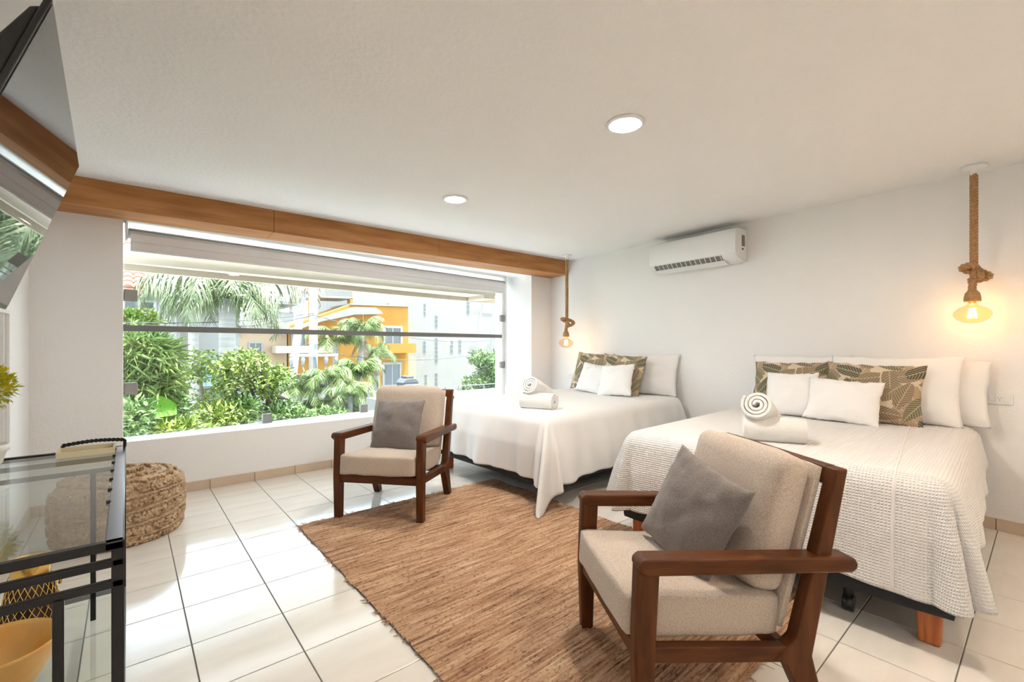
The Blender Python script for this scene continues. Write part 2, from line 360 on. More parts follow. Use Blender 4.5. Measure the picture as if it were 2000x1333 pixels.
# ------------------------------------------------------------------ pendants
def rope_mesh(z0, z1, R, r, pitch, cx=0, cy=0, n=3, bend=None):
    mb = MB(); steps = max(8, int((z0 - z1) / pitch * 9))
    for k in range(n):
        pts = []
        for i in range(steps + 1):
            f_ = i / steps; z = z0 + (z1 - z0) * f_; a = 2 * PI * (z / pitch + k / n)
            dx = bend(f_) if bend else 0
            pts.append((cx + dx + R * math.cos(a), cy + R * math.sin(a), z))
        mb.tube(pts, r, 7)
    return mb
def twist_path(path, R, r, turns, n=3):
    mb = MB(); path = [Vector(p) for p in path]; k = len(path)
    for s_ in range(n):
        pts = []; up = Vector((.3, .8, .5)).normalized()
        for i in range(k):
            T = (path[min(i + 1, k - 1)] - path[max(i - 1, 0)]).normalized(); Nn = (up - T * up.dot(T)).normalized(); B = T.cross(Nn); up = Nn
            a = 2 * PI * (turns * i / (k - 1) + s_ / n); pts.append(path[i] + (Nn * math.cos(a) + B * math.sin(a)) * R)
        mb.tube(pts, r, 7)
    return mb
def pendant(x, y, zb, label, flip):
    t = empty('pendant_lamp', (x, y, CZ), flip); tag(t, label, 'lamp', 'rope pendant lamps over the bedsides')
    MB().lathe([(.062, 0), (.064, -.012), (.05, -.022), (.018, -.026), (.016, -.06), (0, -.06)], 32).build('canopy', m_white, t, smooth=True)
    zk = zb + .255 - CZ
    rope_mesh(-.055, zk - .03, .0115, .0105, .06).build('rope', m_rope, t, smooth=True)
    # overhand knot: two fat loops
    path = []
    for i in range(70):
        a = 2 * PI * i / 69; path.append((.052 * math.sin(a) + .035 * math.sin(2 * a) + .012, .028 * math.sin(3 * a), zk + .005 + .036 * math.cos(a) - .028 * math.sin(a)))
    twist_path(path, .0115, .0105, 7).build('knot', m_rope, t, smooth=True)
    rope_mesh(zk - .03, zk - .115, .0115, .0105, .06, bend=lambda f_: -.012 * math.sin(f_ * 1.6)).build('rope_tail', m_rope, t, smooth=True)
    MB().lathe([(.016, zk - .095), (.024, zk - .108), (.036, zk - .125), (.041, zk - .155), (.041, zk - .178), (.030, zk - .178)], 24, (-.010, 0, 0)).build('jute_socket', m_rope, t, smooth=True)
    zc = zb - CZ
    MB().lathe([(.020, .085), (.022, .062), (.034, .052), (.066, .036), (.090, .010), (.092, -.012), (.076, -.038), (.046, -.056), (.018, -.063), (.001, -.064)], 40, (-.010, 0, zc)).build('bulb', m_bulb, t, smooth=True)
    bl_ = t.children[-1]
    MB().lathe([(.019, .10), (.019, .07), (.012, .065)], 20, (-.010, 0, zc)).build('screw_base', m_gold, bl_, smooth=True)
    fm = MB()
    for k in range(6):
        a = 2 * PI * k / 6; c_, s_ = math.cos(a) * .022, math.sin(a) * .022
        fm.tube([(-.010 + c_ * .6, s_ * .6, zc + .035), (-.010 + c_, s_, zc - .03)], .0022, 6)
    fm.build('filament', m_fil, bl_)
    l = bpy.data.lights.new('pendant_light', 'POINT'); l.energy = .42; l.shadow_soft_size = .03; l.color = (1, .66, .40)
    lo = bpy.data.objects.new('pendant_light', l); lo.location = (-.01, 0, zc); link(lo, t)
pendant(4.17, .316, 1.412, 'rope pendant with glowing amber bulb hanging right of the near bed', -.7)
pendant(4.279, 3.979, 1.246, 'rope pendant with glowing amber bulb hanging in the corner by the beam end', -.7)

# ------------------------------------------------------------------ right-wall frame for AC, outlets, beds: local x out of wall into room (-X), y along wall
def wall_frame(y): return (xr(y), y)
def on_right_wall(name, y, z): 
    o = empty(name, (xr(y), y, z), -RW_ANG); return o     # local -x points into the room
ac = on_right_wall('air_conditioner', 2.30, 2.14); tag(ac, 'white split air conditioner mounted high on the right wall', 'air conditioner')
H_ = .47
MB().prism([(0, .15), (-.16, .155), (-.195, .13), (-.205, .10), (-.205, -.09), (-.17, -.125), (-.075, -.15), (0, -.15)], 'y', -H_, H_).build('body', m_white, ac, bevel=.008)
MB().prism([(-.198, .145), (-.207, .13), (-.2115, .09), (-.2115, -.075), (-.207, -.085), (-.199, -.085)], 'y', -H_ + .002, H_ - .002).build('front_panel', m_white, ac, bevel=.004)
MB().prism([(-.2065, -.0905), (-.171, -.1275), (-.130, -.138), (-.13, -.12), (-.19, -.085)], 'y', -.33, .41).build('air_outlet', m_greyplas, ac)
for k in range(15):
    y = -.34 + k * .052; MB().prism([(-.2085, -.0905), (-.172, -.130), (-.150, -.135), (-.15, -.11)], 'y', y + .02, y + .026).build('louvre', m_white, ac)
MB().prism([(-.172, -.138), (-.085, -.166), (-.083, -.160), (-.168, -.132)], 'y', -.34, .42).build('flap', m_white, ac)
MB().bb(-.10, -.05, -H_ - .004, -H_ + .002, -.01, .09).build('side_vent', m_greyplas, ac)
MB().bb(-.10, -.07, -H_ - .004, -H_ + .002, -.045, -.03).build('side_vent', m_greyplas, ac)
def outlet(y, z, wd, ht, label, kind):
    t = on_right_wall('power_outlet', y, z); tag(t, label, 'outlet', 'wall outlets')
    MB().bb(-.009, 0, -wd / 2, wd / 2, -ht / 2, ht / 2).build('plate', m_white, t, bevel=.004)
    s = MB().bb(-.013, -.005, -.016, .018, -.02, .02).build('socket', m_white, t, bevel=.001)
    for (a, zz) in ((-.007, .006), (.007, .006)): MB().bb(-.0138, -.012, a - .0012, a + .0012, zz - .005, zz + .005).build('slot', m_greyplas, s)
    MB().bb(-.0138, -.012, -.003, .003, -.011, -.006).build('slot', m_greyplas, s)
    MB().bb(-.012, -.005, -wd / 2 + .012, -.02, -.02, .02).build('switch', m_white, t, bevel=.001)
    MB().bb(-.012, -.005, .022, wd / 2 - .012, -.02, .02).build('blank_cover', m_white, t, bevel=.001)
outlet(.209, .86, .118, .078, 'white wall outlet plate right of the near bed', 0)
outlet(4.19, .80, .118, .078, 'white wall outlet plate in the corner beyond the far bed', 0)

# ------------------------------------------------------------------ soft goods helpers
def cushion_mesh(w_, h_, t_, n=22, pinch=.065, wr=.010, seed=0, pw=2.2):
    mb = MB(); idx = {}
    for side in (1, -1):
        for i in range(n + 1):
            for j in range(n + 1):
                u = -1 + 2 * i / n; v = -1 + 2 * j / n
                u = math.copysign(1 - (1 - abs(u)) ** 1.25, u); v = math.copysign(1 - (1 - abs(v)) ** 1.25, v)
                edge = i in (0, n) or j in (0, n)
                if edge and side < 0: idx[(side, i, j)] = idx[(1, i, j)]; continue
                x = w_ / 2 * u * (1 - pinch * (1 - v * v)); y = h_ / 2 * v * (1 - pinch * (1 - u * u))
                prof_ = max(0, (1 - abs(u) ** pw)) ** .55 * max(0, (1 - abs(v) ** pw)) ** .55
                nz_ = noise.noise(Vector((u * 2.3 + seed * 7.1, v * 2.3, side * 3 + seed)))
                nz2 = noise.noise(Vector((u * 5 + seed * 3.3, v * 5, side * 5 + seed)))
                z = side * t_ / 2 * prof_ * (1 + .18 * nz_) + wr * nz2 * (1 if not edge else .6)
                idx[(side, i, j)] = len(mb.v); mb.v.append((x + wr * nz_ * .8, y + wr * nz2, z))
        for i in range(n):
            for j in range(n):
                q = [idx[(side, i, j)], idx[(side, i + 1, j)], idx[(side, i + 1, j + 1)], idx[(side, i, j + 1)]]
                mb.f.append(tuple(q if side > 0 else q[::-1]))
    return mb
def orient(o, pos, normal, roll=0):
    """local z -> normal, local y as close to world up as possible, then roll"""
    n = Vector(normal).normalized(); up = Vector((0, 0, 1)); y = (up - n * up.dot(n)).normalized(); x = y.cross(n)
    m = Matrix((x, y, n)).transposed() @ Matrix.Rotation(roll, 3, 'Z')
    o.matrix_world = Matrix.Translation(Vector(pos)) @ m.to_4x4()
    return o
def cushion(name, w_, h_, t_, mat, pos, normal, roll, label, cat, group, **k):
    o = cushion_mesh(w_, h_, t_, **k).build(name, mat, None, smooth=True)
    orient(o, pos, normal, roll); return tag(o, label, cat, group)
def rbox(w_, d_, h_, r, n=10, puff=0, seed=0, wr=.0):
    """rounded upholstered block, centred; puff swells the faces"""
    mb = MB(); key = {}
    def pt(ix, iy, iz):
        k = (ix, iy, iz)
        if k in key: return key[k]
        p = Vector((ix / n * 2 - 1, iy / n * 2 - 1, iz / n * 2 - 1)); q = Vector((p.x * w_ / 2, p.y * d_ / 2, p.z * h_ / 2))
        inner = Vector((max(-w_ / 2 + r, min(w_ / 2 - r, q.x)), max(-d_ / 2 + r, min(d_ / 2 - r, q.y)), max(-h_ / 2 + r, min(h_ / 2 - r, q.z))))
        dlt = q - inner
        if dlt.length > 1e-6: q = inner + dlt.normalized() * r if dlt.length > r or sum(1 for c_ in dlt if abs(c_) > 1e-6) > 1 else q
        if puff:
            if abs(p.z) > .98: q.z += math.copysign(puff, p.z) * (1 - p.x ** 2) * (1 - p.y ** 2)
            if abs(p.y) > .98: q.y += math.copysign(puff * .6, p.y) * (1 - p.x ** 2) * (1 - p.z ** 2)
        if wr:
            q += Vector((0, 0, 1)) * wr * noise.noise(Vector((q.x * 9 + seed, q.y * 9, q.z * 9)))
        key[k] = len(mb.v); mb.v.append(tuple(q)); return key[k]
    R_ = range(n)
    for a in R_:
        for b_ in R_:
            mb.f += [(pt(a, b_, 0), pt(a, b_ + 1, 0), pt(a + 1, b_ + 1, 0), pt(a + 1, b_, 0)), (pt(a, b_, n), pt(a + 1, b_, n), pt(a + 1, b_ + 1, n), pt(a, b_ + 1, n)),
                     (pt(a, 0, b_), pt(a + 1, 0, b_), pt(a + 1, 0, b_ + 1), pt(a, 0, b_ + 1)), (pt(a, n, b_), pt(a, n, b_ + 1), pt(a + 1, n, b_ + 1), pt(a + 1, n, b_)),
                     (pt(0, a, b_), pt(0, a, b_ + 1), pt(0, a + 1, b_ + 1), pt(0, a + 1, b_)), (pt(n, a, b_), pt(n, a + 1, b_), pt(n, a + 1, b_ + 1), pt(n, a, b_ + 1))]
    return mb

# ------------------------------------------------------------------ beds
def bed(x_foot, y_near, L_, W_, ang, top, label, castors):
    """local x from foot to head, local y across, origin at the near foot corner"""
    t = empty('bed', (x_foot, y_near, 0), ang); tag(t, label, 'bed', 'double beds against the right wall')
    o = rbox(L_, W_, .30, .025).build('box_spring', m_char, t, smooth=True); o.location = (L_ / 2, W_ / 2, .28)
    o = rbox(L_, W_, top - .432, .07, n=14).build('mattress', m_sheet, t, smooth=True); o.location = (L_ / 2, W_ / 2, (top - .006 + .43) / 2 - .0)
    for (x, y) in ((.075, .085), (L_ - .1, .085), (.075, W_ - .085), (L_ - .1, W_ - .085)):
        lg = MB().prism([(-.035, 0), (.035, 0), (.04, .132), (-.04, .132)], 'x', -.03, .03).build('leg', m_orange, t, bevel=.008); lg.location = (x, y, 0)
    for (x, y) in castors:
        c_ = MB().tube([(0, 0, .13), (0, 0, .06)], .02, 12).tube([(0, -.02, .035), (0, .02, .035)], .034, 16).build('castor', m_plas, t, smooth=True); c_.location = (x, y, 0)
    return t
def spread(parent_loc, ang, L_, W_, top, over_foot, near_over, far_over, s_end, mat, name, label, seed, fold=.022, flare=.28, nper=3, rnd_c=0.):
    r = .075; NS, NT = 110, 130; mb = MB(); uvs = []
    def drop(d):
        if d < r * PI / 2: th = d / r; return r * math.sin(th), r * (1 - math.cos(th))
        return r, r + d - r * PI / 2
    for i in range(NS + 1):
        fs = i / NS
        for j in range(NT + 1):
            ft = j / NT
            s0 = -over_foot(ft) - r * 0; s_ = s0 + (s_end - s0) * fs ** 1.15
            # cloth t range depends on where along the bed we are
            q = max(0, min(1, s_ / L_)); t0_, t1_ = -near_over(q), W_ + far_over(q); t_ = t0_ + (t1_ - t0_) * ft
            uvs.append((s_, t_))
            da = max(0, r - s_); dn = max(0, r - t_); df = max(0, t_ - (W_ - r)); db = dn or df; sb = -1 if dn else 1
            bx, by = max(s_, r), min(max(t_, r), W_ - r)
            if da and db and rnd_c:
                A_, B_ = r - s0, r + (near_over(0) if dn else far_over(0)); hh = math.hypot(da / A_, db / B_); k2 = (max(da / A_, db / B_) / hh) ** rnd_c if hh > 0 else 1
                da *= k2; db *= k2
            rho = math.hypot(da, db)
            if rho == 0:
                z = .004 * noise.noise(Vector((s_ * 3 + seed, t_ * 3, 0))); mb.v.append((bx, by, top + z)); continue
            phi = math.atan2(db, da); out, dn_ = drop(rho); g_ = math.sin(2 * phi) ** 2
            k_ = flare * g_; hang = max(0, dn_ - r * .5)
            rip = 0
            if db == 0: rip = fold * hang / .4 * noise.noise(Vector((t_ * 7 + seed, 1.3, hang * .8)))
            elif da == 0: rip = fold * hang / .4 * noise.noise(Vector((s_ * 7 + seed, 5.7, hang * .8)))
            else: rip = hang * (.13 * math.sin(phi * 4 * nper - 1.2) * g_ ** .5)
            out += max(-.0, hang * .07 + k_ * hang + rip + fold * .5 * min(1, hang / .2)); dz = dn_ * math.sqrt(max(.3, 1 - (k_ + .07) ** 2))
            nx, ny = -math.cos(phi), sb * math.sin(phi)
            if da and db: 
                tw = hang * .10 * math.sin(phi * 2 * nper) * g_; px, py = -ny * tw, nx * tw
            else: px = py = 0
            mb.v.append((bx + nx * out + px, by + ny * out + py, max(.014, top - dz)))
    mb.f = [(i * (NT + 1) + j, (i + 1) * (NT + 1) + j, (i + 1) * (NT + 1) + j + 1, i * (NT + 1) + j + 1) for i in range(NS) for j in range(NT)]
    o = mb.build(name, mat, None, smooth=True); o.location = parent_loc; o.rotation_euler = (0, 0, ang)
    ul = o.data.uv_layers.new(name='cloth')
    for lp_ in o.data.loops: ul.data[lp_.index].uv = uvs[lp_.vertex_index]
    md = o.modifiers.new('s', 'SOLIDIFY'); md.thickness = .006; md.offset = 1
    return tag(o, label, 'bedspread', 'white bedspreads')
B2 = (2.42, .227, 0); B2A = .041; B2L, B2W, B2T = 1.89, 1.50, .665
bed(B2[0], B2[1], B2L, B2W, B2A, B2T, 'double bed with charcoal base and orange legs, nearest the camera', [(.10, .36)])
sp2 = spread((B2[0], B2[1], 0), B2A, B2L, B2W, B2T + .004, lambda t: .42 + .015 * math.sin(t * 9), lambda q: .40 - .20 * q, lambda q: .42, B2L - .03, m_spread2,
       'bedspread', 'white waffle-weave bedspread draped over the near bed', 3.0, flare=.17, fold=.04, rnd_c=.9, nper=2)
sv = sp2.data.vertices
MB().tube([sv[i * 131 + 33].co + Vector((-.004, -.002, .007)) for i in range(0, 111, 2)], .0045, 6).build('seam', m_spread2, sp2, smooth=True)
B1 = (2.39, 2.42, 0); B1A = .025; B1L, B1W, B1T = 2.04, 1.50, .665
bed(B1[0], B1[1], B1L, B1W, B1A, B1T, 'double bed with charcoal base, farther one beside the window', [])
spread((B1[0], B1[1], 0), B1A, B1L, B1W, B1T + .004, lambda t: .46 - .06 * t, lambda q: .47 - .09 * q, lambda q: .40, B1L - .05, m_spread1,
       'bedspread', 'smooth white bedspread draped over the far bed by the window', 11.0, flare=.20, fold=.075)

# ---- pillows and cushions (normals point into the room and up)
G2 = 'pillows and cushions on the near bed'; G1 = 'pillows and cushions on the far bed'
def bedpil(bx, by, bT, nm, w_, h_, t_, mat, lab, cat, grp, lean, roll=0, yaw=0, seed=0, dz=0, **k):
    n = Vector((-math.cos(yaw), math.sin(yaw), lean)).normalized(); upv = (Vector((0, 0, 1)) - n * n.z).normalized()
    c = Vector((bx, by, bT + .006)) + upv * h_ * (.5 - .0) * (abs(math.cos(roll)) + .35 * abs(math.sin(roll))) + Vector((0, 0, dz))
    return cushion(nm, w_, h_, t_, mat, c, n, roll, lab, cat, grp, seed=seed, **k)
# near bed (bx = where its lower edge rests)
bedpil(4.14, 1.34, B2T, 'pillow', .72, .47, .16, m_sheet, 'white sleeping pillow at the wall behind the left leaf cushion, near bed', 'pillow', G2, .25, seed=1)
bedpil(4.23, .60, B2T, 'pillow', .72, .44, .15, m_sheet, 'white sleeping pillow touching the wall, rearmost on the near bed', 'pillow', G2, .16, seed=2, yaw=.05)
bedpil(4.06, .72, B2T, 'pillow', .74, .48, .17, m_sheet, 'large upright white pillow behind the right leaf cushion, near bed', 'pillow', G2, .30, seed=3, yaw=-.05)
bedpil(3.96, 1.34, B2T, 'leaf_cushion', .56, .43, .13, m_print, 'olive and cream leaf-print cushion behind the plain left cushion, near bed', 'cushion', G2, .35, seed=4, roll=.02)
bedpil(3.90, .80, B2T, 'leaf_cushion', .56, .43, .14, m_print, 'olive and cream leaf-print cushion at the right, near bed', 'cushion', G2, .36, seed=5, roll=-.03, yaw=-.08)
bedpil(3.80, 1.28, B2T, 'small_cushion', .36, .35, .14, m_sheet, 'small plain white cushion in front of the left leaf cushion, near bed', 'cushion', G2, .40, seed=6, roll=.03)
bedpil(3.74, .93, B2T, 'small_cushion', .44, .32, .13, m_sheet, 'small creased white cushion in front of the right leaf cushion, near bed', 'cushion', G2, .45, seed=7, roll=-.05, wr=.012, yaw=-.05)
# far bed
bedpil(4.30, 3.50, B1T, 'pillow', .72, .44, .15, m_sheet, 'white sleeping pillow against the wall, left one on the far bed', 'pillow', G1, .2, seed=8)
bedpil(4.30, 2.86, B1T, 'pillow', .72, .46, .16, m_sheet, 'white sleeping pillow at the right edge of the far bed', 'pillow', G1, .25, seed=9, yaw=-.15)
bedpil(4.12, 3.50, B1T, 'leaf_cushion', .56, .47, .13, m_print, 'leaf-print cushion at the left, nearest the window, on the far bed', 'cushion', G1, .33, seed=10, roll=-.05)
bedpil(4.04, 3.02, B1T, 'leaf_cushion', .54, .46, .13, m_print, 'leaf-print cushion at the right on the far bed', 'cushion', G1, .36, seed=11, roll=-.06, yaw=-.12)
bedpil(3.98, 3.36, B1T, 'small_cushion', .42, .35, .12, m_sheet, 'small white cushion at the left on the far bed', 'cushion', G1, .42, seed=12, roll=-.10)
bedpil(3.90, 2.98, B1T, 'small_cushion', .40, .36, .12, m_sheet, 'small white cushion at the right on the far bed', 'cushion', G1, .44, seed=13, roll=.08, yaw=-.1)

# ---- rolled towels
def towel(pos, ang, tilt, ln, R, label, grp, nm='rolled_towel'):
    mb = MB(); n = 46; turns = 3.1; th = R / turns * .86
    pts = []
    for i in range(n * 3 + 1):
        f_ = i / (n * 3); a = f_ * turns * 2 * PI; rr_ = .006 + (R - .006) * f_; pts.append((rr_ * math.cos(a), rr_ * math.sin(a)))
    m_ = 8
    for k in range(m_ + 1):
        x = -ln / 2 + ln * k / m_; e2 = (abs(2 * k / m_ - 1)) ** 4
        for (y, z) in pts:
            sc = 1 - .05 * e2 + .02 * noise.noise(Vector((x * 9, y * 12, z * 12))); mb.v.append((x, y * sc, z * sc))
    P_ = len(pts); mb.f = [(k * P_ + i, (k + 1) * P_ + i, (k + 1) * P_ + i + 1, k * P_ + i + 1) for k in range(m_) for i in range(P_ - 1)]
    o = mb.build(nm, m_towel, None, smooth=True); md = o.modifiers.new('s', 'SOLIDIFY'); md.thickness = th * .8; md.offset = -1
    md = o.modifiers.new('b', 'BEVEL'); md.width = th * .25; md.segments = 2
    o.rotation_euler = (0, tilt, ang); o.location = pos
    return tag(o, label, 'towel', grp)
towel((2.66, 2.80, B1T + .076), -1.22, 0, .30, .070, 'rolled white towel lying flat on the far bed', 'rolled towels')
towel((2.74, 2.88, B1T + .155), .195, .42, .29, .074, 'rolled white towel leaning on top of the other on the far bed', 'rolled towels')
towel((2.74, .99, B2T + .076), -1.15, 0, .30, .070, 'rolled white towel lying flat on the near bed', 'rolled towels')
towel((2.80, 1.07, B2T + .155), .16, .40, .31, .072, 'rolled cream-white towel leaning on top of the other on the near bed', 'rolled towels')

# ------------------------------------------------------------------ rug
RX0, RX1, RY0, RY1 = .86, 2.52, .70, 3.22
rg = empty('woven_rug', (RX0, RY0, 0)); tag(rg, 'brown and rust rag rug woven in rows, lying between the armchairs', 'rug')
mb = MB(); NR = 118; NXs = 90; rw_ = (RY1 - RY0) / NR
rows = []
for j in range(NR + 1):
    for (f_, zz) in ((0, .006), (.3, .0125), (.65, .0125)):
        if j == NR and f_ > 0: break
        rows.append(((j + f_) * rw_, zz, j))
for (yy, zz, j) in rows:
    l_ = .018 * noise.noise(Vector((yy * 6, 1, 0))) + .006 * noise.noise(Vector((j * .9, 7, 0))); r_ = .018 * noise.noise(Vector((yy * 5, 9, 0)))
    for i in range(NXs + 1):
        x = l_ + (RX1 - RX0 + r_ - l_) * i / NXs
        dy = .010 * noise.noise(Vector((x * 3, yy * 2, 3))) + .004 * noise.noise(Vector((x * 12, j * 3.1, 5)))
        dz = .004 * noise.noise(Vector((x * 16, j * 2.3, 2))) if zz > .01 else 0
        mb.v.append((x, yy + dy, zz + dz))
mb.f = [(a * (NXs + 1) + i, a * (NXs + 1) + i + 1, (a + 1) * (NXs + 1) + i + 1, (a + 1) * (NXs + 1) + i) for a in range(len(rows) - 1) for i in range(NXs)]
mb.build('weave', m_rug, rg, smooth=True)
mb = MB().bb(.01, RX1 - RX0 - .01, .01, RY1 - RY0 - .01, .0005, .006).build('backing', m_rug, rg)
fr = MB()
for (yy, sg) in ((RY1 - RY0, 1), (0, -1)):
    for k in range(150):
        x = (RX1 - RX0) * random.random(); l_ = .025 + .045 * random.random() ** 2; a = random.uniform(-.9, .9)
        p = Vector((x, yy - sg * .012, .006)); d = Vector((math.sin(a), sg * math.cos(a), 0))
        q = p + d * l_ * .5; s_ = p + d * l_ + Vector((random.uniform(-.012, .012), 0, -.003)); fr.tube([p, q + Vector((0, 0, .004)), s_], [.0025, .002, .001], 4)
tag(fr.build('fringe', M('rug_fringe', (.50, .36, .26), .95), rg), kind='stuff')
st = MB()   # loose rag ends along the long edges
for k in range(46):
    y = (RY1 - RY0) * random.random(); sd = random.random() < .7; x = 0 if sd else RX1 - RX0; s_ = -1 if sd else 1; l_ = random.uniform(.008, .03) if k else .07
    if k == 0: y = .72; x = 0; s_ = -1
    st.tube([(x - s_ * .01, y, .007), (x + s_ * l_ * .6, y + random.uniform(-.01, .01), .007), (x + s_ * l_, y + random.uniform(-.02, .02), .004)], [.004, .003, .001], 4)
tag(st.build('rag_ends', m_rug, rg), kind='stuff')

# ------------------------------------------------------------------ armchairs (local +y is the sitter's front)
def armchair(x, y, fwd, label, sc=1):
    t = empty('armchair', (x, y, 0), math.atan2(fwd[1], fwd[0]) - PI / 2); tag(t, label, 'armchair', 'wooden lounge armchairs')
    for s in (-1, 1):
        x0, x1 = (.275, .325) if s > 0 else (-.325, -.275)
        # front leg with rounded top
        MB().prism([(.285, 0), (.335, 0), (.345, .30), (.335, .565), (.318, .588), (.285, .585), (.262, .54), (.275, .30)], 'x', x0, x1).build('front_leg', m_wood, t, bevel=.008)
        # arm
        xa0, xa1 = (.272, .345) if s > 0 else (-.345, -.272)
        arm = [(.318, .598), (.335, .585), (.338, .565), (.31, .545), (.262, .543), (-.39, .512), (-.408, .522), (-.412, .54), (-.40, .558), (-.385, .562)]
        MB().prism(arm, 'x', xa0, xa1).build('armrest', m_woody, t, bevel=.008, seg=3)
        # back post and splayed back leg
        MB().prism([(-.125, .235), (-.205, .30), (-.352, .845), (-.392, .845), (-.262, .24), (-.325, 0), (-.272, 0), (-.170, .22)], 'x', x0, x1).build('back_post', m_wood, t, bevel=.006)
        MB().prism([(.285, .262), (.285, .312), (-.19, .272), (-.19, .222)], 'x', x0 + .006, x1 - .006).build('side_rail', m_woody, t, bevel=.004)
    MB().prism([(.272, .258), (.335, .258), (.335, .312), (.272, .312)], 'x', -.276, .276).build('front_rail', m_woodx, t, bevel=.004)
    MB().prism([(-.20, .222), (-.165, .222), (-.165, .272), (-.20, .272)], 'x', -.276, .276).build('rear_rail', m_woodx, t, bevel=.004)
    MB().prism([(-.338, .785), (-.355, .845), (-.395, .845), (-.378, .785)], 'x', -.276, .276).build('top_rail', m_woodx, t, bevel=.006)
    t.scale = (sc, sc, sc)
    bt = math.atan2(.155, .55)    # lean of the back
    o = rbox(.548, .54, .14, .020, n=16, puff=.010, wr=.008, seed=x).build('seat_cushion', m_lin, t, smooth=True); o.location = (0, .085, .366); o.rotation_euler = (.07, 0, 0)
    o = rbox(.545, .03, .56, .012).build('back_panel', m_lin, t, smooth=True); o.location = (0, -.262, .575); o.rotation_euler = (bt, 0, 0)
    o = rbox(.55, .125, .46, .045, n=16, puff=.014, wr=.008, seed=y).build('back_cushion', m_lin, t, smooth=True); o.location = (0, -.200, .645); o.rotation_euler = (bt, 0, 0)
    return t
CA = (1.556, 3.18); FA = (-.76, -.65); CB = (1.592, .876); FB = (-.845, .54)
armchair(*CA, FA, 'wooden armchair with oat linen cushions standing in front of the window')
armchair(*CB, FB, 'wooden armchair with oat linen cushions in the foreground by the near bed', .96)
def on_chair(c, fwd, x, y, z):
    f_ = Vector((fwd[0], fwd[1], 0)).normalized(); r_ = Vector((f_.y, -f_.x, 0)); p = Vector((c[0], c[1], 0)) + r_ * x + f_ * y; p.z = z; return p, f_, r_
p, f_, r_ = on_chair(CA, FA, .01, -.02, .60)
cushion('throw_cushion', .40, .40, .13, m_grey, p, f_ + Vector((0, 0, .42)) + r_ * .10, .03, 'taupe square throw cushion on the armchair by the window', 'cushion', 'taupe throw cushions', seed=21, wr=.008)
p, f_, r_ = on_chair(CB, FB, -.02, -.01, .585)
cushion('throw_cushion', .39, .39, .13, m_grey, p, f_ * .95 + Vector((0, 0, .36)) - r_ * .22, -.24, 'taupe throw cushion tipped on a corner on the foreground armchair', 'cushion', 'taupe throw cushions', seed=22, wr=.008)

# ------------------------------------------------------------------ pouf
pf = empty('pouf', (-.035, 3.85, 0)); tag(pf, 'round jute pouf with shaggy braided bands by the window wall', 'pouf')
prof = [(.22, .0), (.30, .01), (.315, .04), (.322, .10), (.325, .18), (.322, .27), (.312, .33), (.28, .365), (.20, .385), (.10, .392), (0.001, .394)]
mb = MB().lathe(prof, 64); mb.build('body', m_jute, pf, smooth=True)
lp = MB(); 
def prof_at(f):   # walk the outer profile
    k = f * (len(prof) - 2); i = min(int(k), len(prof) - 2); q = k - i
    return prof[i][0] + (prof[i + 1][0] - prof[i][0]) * q, prof[i][1] + (prof[i + 1][1] - prof[i][1]) * q
def loop_at(r, z, a, sz, nrm):
    c_, s_ = math.cos(a), math.sin(a); O = Vector((c_ * nrm[0], s_ * nrm[0], nrm[1])); T = Vector((-s_, c_, 0)); U = O.cross(T)
    p = Vector((r * c_, r * s_, z)) - O * .006; w_ = random.uniform(.5, 1.1) * sz; tw = random.uniform(-1.2, 1.2); T2 = T * math.cos(tw) + U * math.sin(tw)
    lp.tube([p - T2 * w_, p + O * sz * 1.9 - T2 * w_ * .5, p + O * sz * 2.0 + T2 * w_ * .6, p + T2 * w_], [.006, .008, .008, .006], 5)
for band in range(5):
    zc = .035 + band * .072
    for k in range(420):
        a = random.uniform(-PI * .95, PI * .45)   # the side that faces the room
        z = zc + random.uniform(-.017, .017) + .014 * math.sin(a * 2 + band)
        z = min(max(z, .012), .355)
        i = 0
        while i < len(prof) - 2 and prof[i + 1][1] < z: i += 1
        q = (z - prof[i][1]) / max(1e-6, prof[i + 1][1] - prof[i][1]); r = prof[i][0] + (prof[i + 1][0] - prof[i][0]) * q
        d = Vector((prof[i + 1][0] - prof[i][0], prof[i + 1][1] - prof[i][1])).normalized(); loop_at(r, z, a, .010, (d.y, -d.x))
for ring in range(3):
    for k in range(230 - ring * 60):
        r = .262 - ring * .085 + random.uniform(-.02, .02); z = .365 + (.28 - r) * .22; a = random.uniform(-PI, PI); loop_at(r, z, a, .010, (.2, .97))
# flat braided cords between the shaggy bands
for band in range(4):
    zc = .071 + band * .072; pts = []
    for k in range(121):
        a = 2 * PI * k / 120; z = zc + .014 * math.sin(a * 2 + band + .5); i = 0
        while i < len(prof) - 2 and prof[i + 1][1] < z: i += 1
        q = (z - prof[i][1]) / max(1e-6, prof[i + 1][1] - prof[i][1]); r = prof[i][0] + (prof[i + 1][0] - prof[i][0]) * q + .004; pts.append((r * math.cos(a), r * math.sin(a), z))
    twist_path(pts, .006, .0065, 46, 2).build('braid', m_jute, pf, smooth=True)
tag(lp.build('shaggy_loops', m_jute2, pf, smooth=True), kind='stuff')

